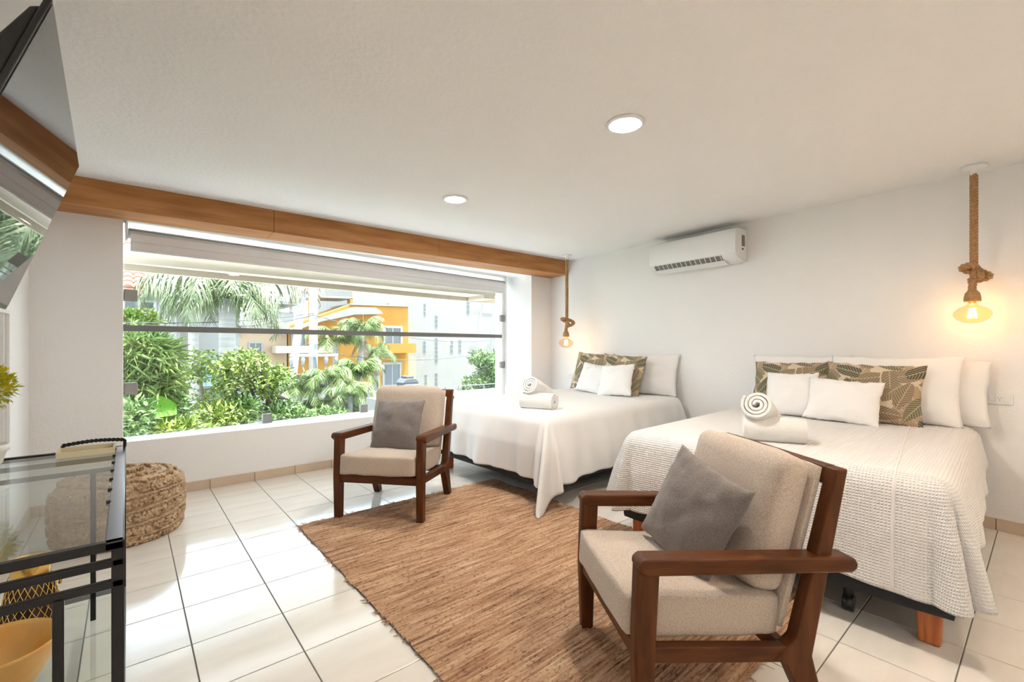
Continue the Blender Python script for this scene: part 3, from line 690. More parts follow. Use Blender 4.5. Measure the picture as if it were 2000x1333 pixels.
# ------------------------------------------------------------------ console table
TZ, CX0, CX1, CY0, CY1 = .770, XL + .02, -.006, 1.33, 2.60
ct = empty('console_table', ((CX0 + CX1) / 2, (CY0 + CY1) / 2, 0)); tag(ct, 'black metal console table with glass top and lower glass shelf under the television', 'table')
ox, oy = (CX0 + CX1) / 2, (CY0 + CY1) / 2
def cbox(name, x0, x1, y0, y1, z0, z1, m=m_dark, bv=.003): return MB().bb(x0 - ox, x1 - ox, y0 - oy, y1 - oy, z0, z1).build(name, m, ct, bevel=bv)
rt = .022
cbox('top_rail', CX1 - .034, CX1, CY0, CY1, TZ - .02, TZ, m_railtop); cbox('top_rail', CX0, CX0 + .03, CY0, CY1, TZ - .02, TZ)
cbox('top_rail', CX0, CX1, CY0, CY0 + rt, TZ - .02, TZ); cbox('top_rail', CX0, CX1, CY1 - rt, CY1, TZ - .02, TZ)
cbox('glass_top', CX0 + .028, CX1 - .030, CY0 + .018, CY1 - .018, TZ - .014, TZ - .004, m_tglass, 0)
for (x, y) in ((CX1 - rt, CY0), (CX1 - rt, CY1 - rt), (CX0, CY0), (CX0, CY1 - rt)): cbox('leg', x, x + rt, y, y + rt, 0, TZ - .01)
for y in (CY0, CY1 - .016):
    for z in (.722, .676): cbox('cross_bar', CX0, CX1, y, y + .016, z - .009, z + .009)
    cbox('upright', -.120, -.102, y, y + .016, .05, .676); cbox('upright', CX0 + .10, CX0 + .118, y, y + .016, .05, .676)
    cbox('bottom_bar', CX0, CX1, y, y + .018, .145, .163)
for x in (CX0, CX1 - .018): cbox('bottom_rail', x, x + .018, CY0, CY1, .145, .163)
cbox('glass_shelf', CX0 + .01, CX1 - .012, CY0 + .01, CY1 - .01, .1632, .1725, m_tglass, 0)
for k in range(7):
    cbox('stud', CX1 - .040, CX1 - .030, CY0 + .35 + k * .14, CY0 + .362 + k * .14, TZ - .006, TZ + .003, m_plas, 0)
SZ = .1725
# lattice vase
vx, vy = -.268, 2.38
t = empty('lattice_vase', (vx, vy, SZ)); t.scale = (.82, .82, 1); tag(t, 'dark flared vase wrapped in gold lattice on the lower glass shelf', 'vase')
vp = [(.100, 0), (.102, .01), (.096, .05), (.086, .11), (.074, .165), (.062, .195)]
MB().lathe([(.0, .001)] + vp + [(.060, .197), (.055, .19), (.001, .15)], 40).build('body', m_blackin, t, smooth=True)
MB().lathe([(.062, .193), (.066, .196), (.064, .20), (.064, .255), (.068, .258), (.068, .263), (.064, .264), (.060, .258), (.060, .19)], 40).build('neck_band', m_gold, t, smooth=True)
lt = MB()
def vr(z):
    for (r0, z0), (r1_, z1_) in zip(vp, vp[1:]):
        if z0 <= z <= z1_: return r0 + (r1_ - r0) * (z - z0) / (z1_ - z0)
    return vp[-1][0]
for s in (1, -1):
    for k in range(22):
        lt.tube([((vr(z) + .002) * math.cos(a), (vr(z) + .002) * math.sin(a), z) for z, a in ((.004 + .19 * i / 14, 2 * PI * k / 22 + s * 1.25 * i / 14) for i in range(15))], .0019, 5)
lt.build('gold_lattice', m_gold, t, smooth=True)
MB().tube([(.062, -.02, .188), (.085, -.028, .192), (.098, -.032, .175), (.093, -.03, .155)], .006, 8).build('handle', m_gold, t, smooth=True)
# amber bowl
t = MB().lathe([(.0, .0), (.045, .002), (.06, .010), (.085, .042), (.118, .10), (.136, .158), (.140, .165), (.136, .17), (.127, .16), (.106, .10), (.075, .047), (.04, .022), (.001, .02)], 56).build('glass_bowl', m_onyx, None, smooth=True)
t.location = (-.292, 1.95, SZ); tag(t, 'large amber glass bowl on the lower shelf of the console', 'bowl')
t = empty('dark_vase', (-.255, 1.60, SZ)); tag(t, 'small dark pot with a gold rim in front of the amber bowl', 'vase')
MB().lathe([(.0, 0), (.045, .002), (.058, .05), (.062, .12), (.060, .165), (.055, .165), (.054, .12), (.001, .03)], 36).build('body', m_blackin, t, smooth=True)
MB().torus((0, 0, .166), .058, .005, 36, 8).build('gold_rim', m_gold, t, smooth=True)
# tray with twisted handle at the far end
t = empty('serving_tray', (-.125, 2.50, TZ)); tag(t, 'cream tray with a twisted black handle on the far end of the glass table', 'tray')
MB().bb(-.085, .085, -.06, .06, 0, .006).bb(-.085, .085, -.06, -.054, .006, .022).bb(-.085, .085, .054, .06, .006, .022).bb(-.085, -.079, -.054, .054, .006, .022).bb(.079, .085, -.054, .054, .006, .022).build('tray_body', m_cream, t)
twist_path([(-.075 + .19 * i / 40, .062, .030 + .008 * math.sin(PI * i / 40)) for i in range(41)], .004, .0045, 7, 2).build('handle', m_dark, t, smooth=True)
for q in (.115, -.075): MB().tube([(q, .062, .03), (q, .062, .0)], .006, 8).build('handle_post', m_dark, t)
# topiary
t = empty('topiary_plant', (-.394, 2.45, TZ)); tag(t, 'yellow-green topiary ball in a white pot on the glass table', 'plant')
MB().lathe([(0, 0), (.040, 0), (.048, .01), (.058, .05), (.064, .055), (.066, .075), (.058, .078), (.05, .06), (.001, .058)], 32).build('pot', m_cer, t, smooth=True)
MB().tube([(0, 0, .05), (.003, 0, .12), (0, 0, .22)], .005, 8).build('stem', m_wood, t)
lf = MB()
def leaf(mb, p, d, ln, wd, up):
    d = d.normalized(); s = d.cross(up)
    s = s.normalized() if s.length > 1e-4 else Vector((1, 0, 0)); nn = s.cross(d)
    mb.add([p, p + d * ln * .5 + s * wd / 2 + nn * ln * .08, p + d * ln, p + d * ln * .5 - s * wd / 2 + nn * ln * .08], [(0, 1, 2), (0, 2, 3)])
for k in range(900):
    v = Vector((random.gauss(0, 1), random.gauss(0, 1), random.gauss(0, 1))).normalized(); r = .045 + .035 * random.random()
    leaf(lf, Vector((0, 0, .285)) + v * r, v + Vector((random.uniform(-.6, .6), random.uniform(-.6, .6), random.uniform(-.2, .7))), random.uniform(.016, .028), .010, Vector((random.random(), random.random(), 1)))
for k in range(60):
    v = Vector((random.gauss(0, 1), random.gauss(0, 1), random.gauss(0, .5))).normalized(); leaf(lf, Vector((0, 0, .155)) + v * .02, v, .025, .012, Vector((0, 0, 1)))
tag(lf.build('foliage', m_leafy, t), kind='stuff')

# ------------------------------------------------------------------ television on a tilting mount
TVc = (Vector((-.124, 1.394, 1.954)) + Vector((-.154, 2.60, 1.954)) + Vector((-.359, 2.60, 1.342)) + Vector((-.329, 1.394, 1.342))) / 4
tv = empty('television', TVc); tag(tv, 'black flat television tilted down on a wall mount at upper left', 'television')
yv = Vector((-.030, 1.206, 0)).normalized(); zv = Vector((.205, 0, .612)).normalized(); zv = (zv - yv * zv.dot(yv)).normalized(); xv = yv.cross(zv)
tv.matrix_world = Matrix.Translation(TVc) @ Matrix((xv, yv, zv)).transposed().to_4x4()    # local x = out of the screen
hw_, hh_ = .604, .323
MB().prism([(-.012, -hh_), (0, -hh_), (0, hh_), (-.012, hh_)], 'y', -hw_, hw_).build('bezel', m_plas, tv, bevel=.003)
MB().bb(.0005, .002, -hw_ + .008, hw_ - .008, -hh_ + .016, hh_ - .008).build('screen', m_screen, tv)
MB().prism([(-.012, -hh_ + .01), (-.012, hh_ - .01), (-.03, hh_ - .03), (-.055, hh_ - .16), (-.055, -hh_ + .06), (-.03, -hh_ + .02)], 'y', -hw_ + .02, hw_ - .02).build('back_shell', m_plas, tv, bevel=.01)
MB().bb(-.085, -.055, -.2, .2, -.12, .12).build('mount_plate', m_dark, tv)
MB().tube([(-.07, 0, 0), (-.20, 0, .02), (-.28, 0, .05)], .02, 10).build('mount_arm', m_dark, tv)
# mirror on the left wall
mr = empty('wall_mirror', (XL, 3.35, .62)); tag(mr, 'white framed mirror on the left wall behind the topiary', 'mirror')
MB().bb(.0, .022, -.42, -.39, 0, .79).bb(.0, .022, .42, .45, 0, .79).bb(.0, .022, -.39, .42, .76, .79).bb(.0, .022, -.39, .42, 0, .03).build('frame', m_white, mr, bevel=.004)
MB().bb(.002, .010, -.39, .42, .03, .76).build('mirror_glass', m_mirror, mr)

# ================================================================== outside
GZ = -3.3
m_ground = M('bounce_ground', (.62, .64, .66), .9, col2=(.70, .71, .73), vscale=.8)  # kept pale to reflect sunlight indoors, lies out of view
m_ewhite = M('white_render', (.262, .248, .235), .85, bump=.1, bscale=8)
m_eoff = M('offwhite_render', (.222, .205, .188), .85, bump=.1, bscale=6)
m_yel = M('yellow_render', (0.297, 0.130, 0.011), .8, col2=(0.322, 0.151, 0.019), vscale=.6)
m_peach = M('peach_render', (0.347, 0.247, 0.165), .85)
m_roof = M('clay_tile', (0.272, 0.106, 0.062), .8, col2=(0.335, 0.173, 0.118), vscale=3)
m_concrete = M('pale_concrete', (0.207, 0.207, 0.204), .85, col2=(0.257, 0.257, 0.252), vscale=1.5)
m_pane = M('dark_pane', (0.050, 0.058, 0.065), .12, spec=.7)
m_block = M('glass_block', (0.101, 0.104, 0.104), .35)
m_brown = M('brown_wall', (0.248, 0.176, 0.121), .85)
m_palm = M('palm_leaf', (0.077, 0.123, 0.039), .55, col2=(0.170, 0.193, 0.101), vscale=1.2)
m_palm2 = M('fan_leaf', (0.058, 0.116, 0.020), .55, col2=(0.139, 0.178, 0.046), vscale=1.5)
m_dry = M('dry_leaf', (0.186, 0.130, 0.081), .8, col2=(0.260, 0.198, 0.136), vscale=2)
m_leaf = M('bright_leaf', (0.097, 0.174, 0.020), .55, col2=(0.193, 0.242, 0.039), vscale=1.6)
m_leaf2 = M('ficus_leaf', (0.073, 0.150, 0.034), .5, col2=(0.145, 0.213, 0.063), vscale=1.8)
m_leaf3 = M('reed_leaf', (0.077, 0.154, 0.024), .55, col2=(0.174, 0.222, 0.058), vscale=1.4)
m_trunk = M('grey_trunk', (0.329, 0.300, 0.280), .85, col2=(0.400, 0.380, 0.358), vscale=3, vec=(.5, .5, 5))
m_bark = M('bark', (0.161, 0.130, 0.105), .9, col2=(0.223, 0.192, 0.161), vscale=6)
m_hib = M('coral_petal', (.80, .22, .12), .6)
tag(MB().bb(-40, 70, 9.2, 90, GZ - .3, GZ).build('floor_street', M('street_ground', (.15, .16, .12), .9, col2=(.20, .20, .16), vscale=.8)), kind='structure')
tag(MB().bb(-14, 22, YW + .85, 9.2, GZ - .3, GZ).build('floor_bounce', m_ground), kind='structure')  # unseen pale strip below the sill, added to bounce sun onto the ceiling
# eave of this building above the window
m_eave = M('cream_render', (.48, .40, .31), .85)
tag(MB().prism([(-1.0, YW + .84), (5.6, YW + .84), (5.6, 6.05), (-1.0, 5.50)], 'z', 1.965, 2.12).build('trim_1', m_eave), kind='structure')
tag(MB().prism([(-1.0, 5.44), (5.6, 5.99), (5.6, 6.05), (-1.0, 5.50)], 'z', 1.905, 1.965).build('trim_2', m_eave), kind='structure')
tag(MB().bb(4.05, 4.25, YW + .84, 5.86, 1.915, 1.965).build('trim_3', m_eave), kind='structure')
tag(MB().bb(-1.2, 5.8, YW + .79, YW + .84, GZ, .2).build('wall_outer', m_ewhite), kind='structure')

def facade(uv, Y): return [((lambda p: (p.x, p.z))(at(u, v, Y))) for (u, v) in uv]
def rect(u0, u1, v0, v1, Y):
    a = at((u0 + u1) / 2, (v0 + v1) / 2, Y); du = at(u1, v0, Y).x - at(u0, v0, Y).x; dz = at(u0, v0, Y).z - at(u0, v1, Y).z
    return a.x - du / 2, a.x + du / 2, a.z - dz / 2, a.z + dz / 2
def window(par, u0, u1, v0, v1, Y, frame=m_ewhite, pane=m_pane, mull=1, fw=.07, proud=.05):
    x0, x1, z0, z1 = rect(u0, u1, v0, v1, Y)
    px, py, pz = par.location
    f = MB(); 
    for (a, b_, c, d) in ((x0 - fw, x0, z0 - fw, z1 + fw), (x1, x1 + fw, z0 - fw, z1 + fw), (x0, x1, z1, z1 + fw), (x0, x1, z0 - fw, z0)): f.bb(a - px, b_ - px, Y - proud - py, Y + .06 - py, c - pz, d - pz)
    for k in range(mull):
        xm = x0 + (x1 - x0) * (k + 1) / (mull + 1); f.bb(xm - .03 - px, xm + .03 - px, Y - proud * .7 - py, Y + .04 - py, z0 - pz, z1 - pz)
    w_ = f.build('window', frame, par)
    MB().bb(x0 - px, x1 - px, Y - .012 - py, Y + .03 - py, z0 - pz, z1 - pz).build('pane', pane, w_)
# ---- white house with clay roof
Yh = 17.0
h = empty('white_house', (0, Yh, GZ)); tag(h, 'white house with a red clay tile roof behind the palms, leftmost building', 'house')
ex = at(345, 578, Yh).x; ez = at(243, 574, Yh).z - GZ
MB().bb(-5.5, ex, 0, 8, 0, ez).build('wall', m_ewhite, h)
MB().bb(-5.5, ex + .25, -.45, .1, ez - .02, ez + .12).build('eave_board', m_ewhite, h)
def tiled_roof(par, x0, x1, y0, z0, y1, z1, pitch=.24, course=.36):
    mb = MB(); n = int((x1 - x0) / pitch); d = Vector((0, y1 - y0, z1 - z0)); Ld = d.length; dn = d.normalized(); up = Vector((0, -dn.z, dn.y)); m_ = int(Ld / course)
    for i in range(n):
        for j in range(m_):
            a = Vector((x0 + i * pitch, y0, z0)) + dn * (j * course) + up * .02; b_ = a + dn * course * 1.05 - up * .03; vs_ = []
            for q in (a, b_):
                for k in range(5):
                    t_ = PI * k / 4; vs_.append(q + Vector((pitch * .5 * (1 - math.cos(t_)), 0, 0)) + up * .085 * math.sin(t_))
            mb.add(vs_, [(k, k + 1, 6 + k, 5 + k) for k in range(4)] + [(0, 1, 2, 3, 4)])
    tag(mb.build('roof_tiles', m_roof, par), kind='stuff')
    MB().add([(x0, y0, z0 - .1), (x1, y0, z0 - .1), (x1, y1, z1 - .1), (x0, y1, z1 - .1), (x0, y0, z0), (x1, y0, z0), (x1, y1, z1), (x0, y1, z1)],
             [(0, 3, 2, 1), (4, 5, 6, 7), (0, 1, 5, 4), (1, 2, 6, 5), (2, 3, 7, 6), (3, 0, 4, 7)]).build('roof_slab', m_roof, par)
tiled_roof(h, -5.4, ex + .3, -.5, ez + .13, 3.6, ez + 2.2)
window(h, 244, 300, 590, 640, Yh, frame=M('grey_frame', (.35, .34, .33), .6), mull=1)
# lower wing with arched window
hx1 = at(468, 600, 18.3).x
MB().bb(ex, hx1, 1.3, 8, 0, at(400, 592, 18.3).z - GZ).build('wing_wall', m_ewhite, h)
tiled_roof(h, ex + .3, hx1 + .3, .9, at(400, 592, 18.3).z - GZ + .05, 4.6, at(400, 592, 18.3).z - GZ + 1.7)
window(h, 357, 378, 786, 828, 18.3, mull=1); window(h, 240, 268, 770, 820, Yh, mull=1)
ac_ = at(416, 715, 18.3); f = MB(); R1, R2 = .42, .34
pts = [(R1 * math.cos(PI * k / 12), R1 * math.sin(PI * k / 12)) for k in range(13)]; 
f.prism([(ac_.x + R1, ac_.z - GZ - .75)] + [(ac_.x + a, ac_.z - GZ + b_) for a, b_ in pts] + [(ac_.x - R1, ac_.z - GZ - .75)], 'y', 1.22, 1.32)
aw = f.build('arched_window', m_ewhite, h)
pts = [(R2 * math.cos(PI * k / 12), R2 * math.sin(PI * k / 12)) for k in range(13)]
MB().prism([(ac_.x + R2, ac_.z - GZ - .68)] + [(ac_.x + a, ac_.z - GZ + b_) for a, b_ in pts] + [(ac_.x - R2, ac_.z - GZ - .68)], 'y', 1.19, 1.24).build('pane', M('aqua_pane', (0.231, 0.341, 0.330), .2), aw)
for k in range(1, 4):
    a = PI * k / 4; MB().tube([(ac_.x, 1.18, ac_.z - GZ), (ac_.x + R2 * math.cos(a), 1.18, ac_.z - GZ + R2 * math.sin(a))], .015, 6).build('glazing_bar', m_ewhite, aw)
# ---- peach house
Yp = 27.0
h = empty('peach_house', (0, Yp, GZ)); tag(h, 'low peach house with a small white-framed window between palm and power pole', 'house')
x0, x1, z0, z1 = rect(455, 562, 640, 800, Yp); MB().bb(x0, x1, 0, 6, 0, z1 - GZ).build('wall', m_peach, h); MB().bb(x0 - .2, x1 + .1, -.25, 6.2, z1 - GZ, z1 - GZ + .18).build('parapet', m_eoff, h)
window(h, 488, 510, 671, 692, Yp, mull=1)
x0, x1, z0, z1 = rect(505, 566, 640, 700, 33)
MB().add([(x0, 6, z1 - GZ), (x1, 6, z1 - GZ), (x1, 11, z1 - GZ), (x0, 11, z1 - GZ), ((x0 + x1) / 2, 8.5, at(545, 600, 35).z - GZ)], [(0, 3, 2, 1), (0, 1, 4), (1, 2, 4), (2, 3, 4), (3, 0, 4)]).build('hipped_roof', M('dusty_roof', (0.220, 0.165, 0.149), .9), h)
h2 = empty('distant_terrace', (0, 60, GZ)); tag(h2, 'distant pale flat-roofed building far away between the palms', 'building')
x0, x1, z0, z1 = rect(500, 575, 608, 690, 60); MB().bb(x0, x1, 0, 8, 0, z1 - GZ).build('wall', m_ewhite, h2); MB().bb(x0 - .5, x1 + .5, -.6, 8, z1 - GZ + .9, z1 - GZ + 1.3).build('roof', m_concrete, h2)
for q in (x0 + .3, (x0 + x1) / 2, x1 - .5): MB().bb(q, q + .3, -.3, 0, z1 - GZ, z1 - GZ + .9).build('column', m_ewhite, h2)
# ---- yellow building
Yy = 27.0
h = empty('yellow_building', (0, Yy, GZ)); tag(h, 'bright yellow two-storey building with balconies and grey curved cornice', 'building')
def pol(name, uv, Y, ya, yb, mat, par):
    return MB().prism([(x, z - GZ) for (x, z) in facade(uv, Y)], 'y', ya, yb).build(name, mat, par)
pol('wall', [(563, 860), (797, 860), (797, 600), (683, 596), (620, 618), (563, 637)], Yy, 0, 3.4, m_yel, h)
pol('parapet_cap', [(683, 596), (798, 600), (798, 597), (683, 593)], Yy, -.15, 3.5, m_eoff, h)
pol('cornice', [(540, 652), (615, 625), (683, 602), (722, 603), (733, 610), (736, 615), (683, 616), (620, 629), (545, 655)], Yy, -.9, .05, m_concrete, h)
pol('terrace_slab', [(612, 577), (690, 580), (690, 584), (612, 581)], Yy + 1, 1, 3.3, m_eoff, h)
for (a, b_) in ((606, 613), (684, 689)): pol('terrace_post', [(a, 640), (b_, 640), (b_, 583), (a, 583)], Yy + 1, 1, 1.5, m_yel, h)
x0, x1, z0, z1 = rect(748, 806, 671, 690, Yy - .8); bz = MB().bb(x0, x1, -1.3, 0, z0 - GZ, z1 - GZ).build('balcony', m_yel, h)
x0, x1, z0, z1 = rect(540, 660, 676, 690, Yy - .8); MB().bb(x0, x1, -1.0, 0, z0 - GZ, z1 - GZ).build('balcony', M('pale_peach', (0.429, 0.347, 0.257), .8), h)
window(h, 752, 782, 641, 676, Yy, mull=1, fw=.14); window(h, 751, 780, 712, 752, Yy, mull=1, fw=.14)
for u in (571, 590, 633): window(h, u, u + 5, 652, 674, Yy, mull=0, fw=.08)
# ---- white apartment block
Yb = 31.0
h = empty('white_apartment_block', (0, Yb, GZ)); tag(h, 'tall off-white apartment block with narrow glass-block slots at the right', 'building')
x0 = at(688, 600, Yb).x; x1 = at(1010, 600, Yb).x; MB().bb(x0, x1, 0, 10, 0, at(800, 480, Yb).z - GZ).build('wall', m_eoff, h)
pol('wall_recess', [(797, 760), (812, 760), (812, 700), (803, 694), (803, 628), (797, 628)], Yb, -.02, .4, m_peach, h)
pol('ledge', [(757, 593), (783, 593), (783, 597), (757, 597)], Yb, -.3, .1, M('rust_ledge', (.42, .26, .19), .8), h)
for (a, b_, c, d) in ((827, 832, 593, 617), (849, 855, 616, 640), (826, 832, 666, 690), (849, 855, 660, 709), (879, 885, 665, 690), (895, 901, 664, 690), (829, 834, 732, 752), (849, 855, 729, 754), (911, 917, 586, 614), (911, 917, 736, 757)):
    X0, X1, Z0, Z1 = rect(a, b_, c, d, Yb); n = max(3, int((Z1 - Z0) / .32)); wd = MB().bb(X0, X1, -.015, .2, Z0 - GZ, Z1 - GZ).build('slot_window', m_concrete, h)
    for k in range(n):
        z = Z0 + (Z1 - Z0) * k / n; s_ = (Z1 - Z0) / n; MB().bb(X0 + .03, (X0 + X1) / 2 - .01, -.03, 0, z + .03 - GZ, z + s_ - .03 - GZ).build('glass_block', m_block, wd); MB().bb((X0 + X1) / 2 + .01, X1 - .03, -.03, 0, z + .03 - GZ, z + s_ - .03 - GZ).build('glass_block', m_block, wd)
X0, X1, Z0, Z1 = rect(942, 961, 593, 613, Yb); MB().bb(X0, X1, -.04, .2, Z0 - GZ, Z1 - GZ).build('blue_window', M('blue_grey_pane', (.30, .36, .44), .3), h)
for (a, b_, v) in ((927, 942, 606), (927, 942, 611), (961, 976, 601), (961, 976, 606)):
    p, q = at(a, v, Yb - .4), at(b_, v - 2, Yb - .4); MB().tube([(p.x, -.4, p.z - GZ), (q.x, -.4, q.z - GZ), (q.x, 0, q.z - GZ)], .035, 6).build('rail', m_concrete, h)
# ---- street lamp, drain pipe
p0, p1 = at(960, 760, 20), at(960, 648, 20); q = at(982, 634, 20)
sl = empty('street_lamp', (p0.x, 20, GZ)); tag(sl, 'thin grey street lamp post in front of the white apartment block', 'lamp post')
MB().tube([(0, 0, 0), (0, 0, p1.z - GZ)], .05, 8).build('post', m_concrete, sl); MB().tube([(0, 0, p1.z - GZ), (q.x - p0.x, 0, q.z - GZ)], .035, 8).build('arm', m_concrete, sl)
MB().box((q.x - p0.x + .2, 0, q.z - GZ + .05), (.5, .2, .1)).build('lamp_head', m_concrete, sl)
# ---- neighbour's flat roof with grill
fr_ = at(715, 770, 10.5); fx1 = at(1010, 770, 10.5).x
tag(MB().bb(fr_.x, fx1, 7.6, 10.5, GZ, -.02).build('wall_neighbour', m_ewhite), kind='structure')
m_grey_rail = M('railing_grey', (.16, .165, .17), .6)
nb = empty('roof_parapet', (fr_.x, 10.4, -.02)); tag(nb, 'grey railing along the white flat roof below the window', 'railing')
MB().bb(0, fx1 - fr_.x, -.015, .015, .13, .15).build('rail', m_grey_rail, nb)
for k in range(12): x = (fx1 - fr_.x) * k / 11.2; MB().bb(x, x + .03, -.012, .012, 0, .13).build('post', m_grey_rail, nb)
gp = at(788, 760, 9.9); gr = empty('grill', (gp.x, 9.7, -.02)); tag(gr, 'dark grey covered barbecue grill standing on the white flat roof', 'grill')
m_grill = M('grill_metal', (0.065, 0.068, 0.075), .5)
gzt = at(788, 738, 9.7).z + .02
MB().prism([(-.17, 0), (.17, 0), (.19, gzt - .12), (-.19, gzt - .12)], 'y', -.18, .18).build('cabinet', m_grill, gr, bevel=.01)
MB().prism([(-.21, gzt - .12), (.21, gzt - .12), (.12, gzt - .02), (-.12, gzt - .02)], 'y', -.19, .19).build('lid', m_grill, gr, bevel=.012)
MB().bb(-.09, .09, -.15, .15, gzt - .02, gzt + .03).build('vent_cap', m_grill, gr, bevel=.006)
MB().tube([(-.16, -.2, gzt - .16), (-.16, -.24, gzt - .16), (.16, -.24, gzt - .16), (.16, -.2, gzt - .16)], .012, 8).build('handle', m_clamp, gr)
bw = at(716, 800, 13.6); tag(MB().bb(bw.x - .6, bw.x + .6, 13.6, 13.9, GZ, -.25).build('garden_wall', m_brown), 'brown garden wall beside the white flat roof', 'wall')
wx0, wx1 = at(440, 760, 16).x, at(640, 760, 16).x
tag(MB().bb(wx0, wx1, 16, 16.25, GZ, at(520, 742, 16).z).bb(wx0 - .05, wx1 + .05, 15.95, 16.3, at(520, 742, 16).z, at(520, 742, 16).z + .08).build('garden_wall', m_ewhite), 'white boundary wall behind the leafy garden tree', 'wall')

# ---- power pole
Yo = 13.0; b0 = at(612, 845, Yo)
pp = empty('power_pole', (b0.x, Yo, GZ)); tag(pp, 'pale concrete power pole with a crossarm and cable drops outside the window', 'pole')
ptop = at(612, 520, Yo).z - GZ
MB().tube([(0, 0, 0), (0, 0, ptop)], [.13, .10], 16).build('pole', M('pole_concrete', (0.224, 0.224, 0.231), .8), pp, smooth=True)
az = at(612, 694, Yo).z - GZ; ax0 = at(562, 694, Yo).x - b0.x; ax1 = at(656, 694, Yo).x - b0.x
MB().bb(ax0, ax1, -.2, -.12, az - .04, az + .04).build('crossarm', m_clamp, pp)
MB().tube([(0, -.12, 1.5), (.02, -.15, at(606, 755, Yo).z - GZ)], .055, 10).build('cable_conduit', M('dark_conduit', (.16, .17, .20), .6), pp)
MB().tube([(-.1, -.12, 1.2), (-.09, -.15, at(600, 778, Yo).z - GZ)], .05, 10).build('cable_conduit', bpy.data.materials['dark_conduit'], pp)
jz = at(608, 752, Yo).z - GZ
for u in (566, 588, 633, 652):
    x = at(u, 700, Yo).x - b0.x; ins = MB().lathe([(.02, 0), (.05, -.02), (.06, -.09), (.04, -.16), (.05, -.22), (.02, -.24)], 12, (x, -.16, az - .04)).build('insulator', M('insulator', (0.275, 0.286, 0.319), .4), pp, smooth=True)
    MB().tube([(x, -.16, az - .28), (x * .9, -.17, az - .5), (x * .45, -.18, jz + .28), (.02, -.16, jz)], .022, 6).build('cable_drop', M('cable_sleeve', (0.341, 0.248, 0.209), .7), pp, smooth=True)
for z in (at(612, 612, Yo).z, at(612, 671, Yo).z): MB().torus((0, 0, z - GZ), .125, .012, 20, 6).build('band', m_clamp, pp)
def wire(name, p, q, sag, label):
    pts = []
    for i in range(17):
        f_ = i / 16; c = p.lerp(q, f_); c.z -= sag * 4 * f_ * (1 - f_); pts.append(c)
    o = MB().tube(pts, .011, 5).build(name, m_grill); tag(o, label, 'cable', 'overhead street cables')
wire('power_line', at(612, 612, 12.9), at(180, 628, 11), .12, 'thin overhead cable running left from the pole above the window crossbar')
wire('power_line', at(612, 615, 12.9), at(1010, 655, 16), .5, 'thin overhead cable running right from the pole across the white apartment block')
wire('power_line', at(655, 692, 12.9), at(1010, 664, 17), .5, 'thin overhead cable running right from the crossarm end')
wire('power_line', at(612, 616, 12.9), at(180, 622, 11.5), .25, 'second thin overhead cable running left from the pole past the palms')

# ---- plants
def frond_mesh(Lf, rise, droop, n=24, ll=.30, wl=.022, hang=.55, seed=0):
    rnd = random.Random(seed); mb = MB(); pts = []; a = rise; p = Vector((0, 0, 0)); step = Lf / n; ds = []
    for i in range(n + 1):
        pts.append(p.copy()); d = Vector((math.cos(a), 0, math.sin(a))); ds.append(d); p = p + d * step; a -= droop / n * (.4 + 1.2 * i / n)
    mb.tube(pts, [.016 * (1 - .8 * i / n) * Lf ** .5 for i in range(n + 1)], 4)
    for i in range(2, n + 1):
        f_ = i / n; l_ = Lf * ll * (math.sin(PI * (.12 + .86 * f_)) ** .7 + .08)
        for s in (1, -1):
            for rep in range(2):
                dd = (ds[i] * rnd.uniform(.45, .8) + Vector((0, s, 0)) * rnd.uniform(.5, .9) + Vector((0, 0, -hang * rnd.uniform(.5, 1.6)))).normalized()
                q = pts[i] + ds[i] * rnd.uniform(-.5, .5) * step; side = ds[i] * wl * Lf / 2
                mid = q + dd * l_ * .55; tip = q + dd * l_ + Vector((0, 0, -l_ * .25 * hang)); mb.add([q - side, q + side, mid + side * .9, tip, mid - side * .9], [(0, 1, 2, 4), (4, 2, 3)])
    return mb
def palm(name, crown, base, r0, r1, n, Lf, rise, droop, mat, label, hang=.55, ll=.3, seed=0, spread=(0, 2 * PI), tmat=None, wl=.022, group='palms outside the window', dead=0):
    t = empty(name, base); tag(t, label, 'palm', group); rnd = random.Random(seed); c = Vector(crown) - Vector(base)
    pts = [Vector((c.x * (i / 8) ** 1.3, c.y * i / 8, c.z * i / 8)) for i in range(9)]
    MB().tube(pts, [r0 + (r1 - r0) * i / 8 for i in range(9)], 12).build('trunk', tmat or m_trunk, t, smooth=True)
    vs_ = []
    for k in range(3):
        m_ = frond_mesh(Lf * rnd.uniform(.85, 1.1), rise + (k - 1) * .35, droop * rnd.uniform(.85, 1.2), ll=ll, hang=hang, wl=wl, seed=seed + k); me = m_.build('frond', mat, t); vs_.append(me)
    for i in range(n):
        o = vs_[i] if i < 3 else link(vs_[i % 3].copy(), t)
        o.location = c; o.rotation_euler = (rnd.uniform(-.12, .12), rnd.uniform(-.2, .2), spread[0] + (spread[1] - spread[0]) * (i + rnd.uniform(-.3, .3)) / n)
    if dead:
        dm = frond_mesh(Lf * .7, -1.0, .5, ll=.3, hang=.3, seed=seed + 9).build('dry_frond', m_dry, t)
        for i in range(dead):
            o = dm if i == 0 else link(dm.copy(), t); o.location = c - Vector((0, 0, .1)); o.rotation_euler = (0, rnd.uniform(-.2, .3), 2 * PI * (i + rnd.random() * .5) / dead)
    return t
def ground_under(p): return Vector((p.x, p.y, GZ))
c = at(444, 585, 11.0); palm('royal_palm', c, ground_under(c), .17, .15, 15, 1.7, .75, 2.7, m_palm, 'tall palm with thick pale trunk and long weeping fronds, left of centre outside', hang=.8, ll=.36, seed=3, wl=.018)
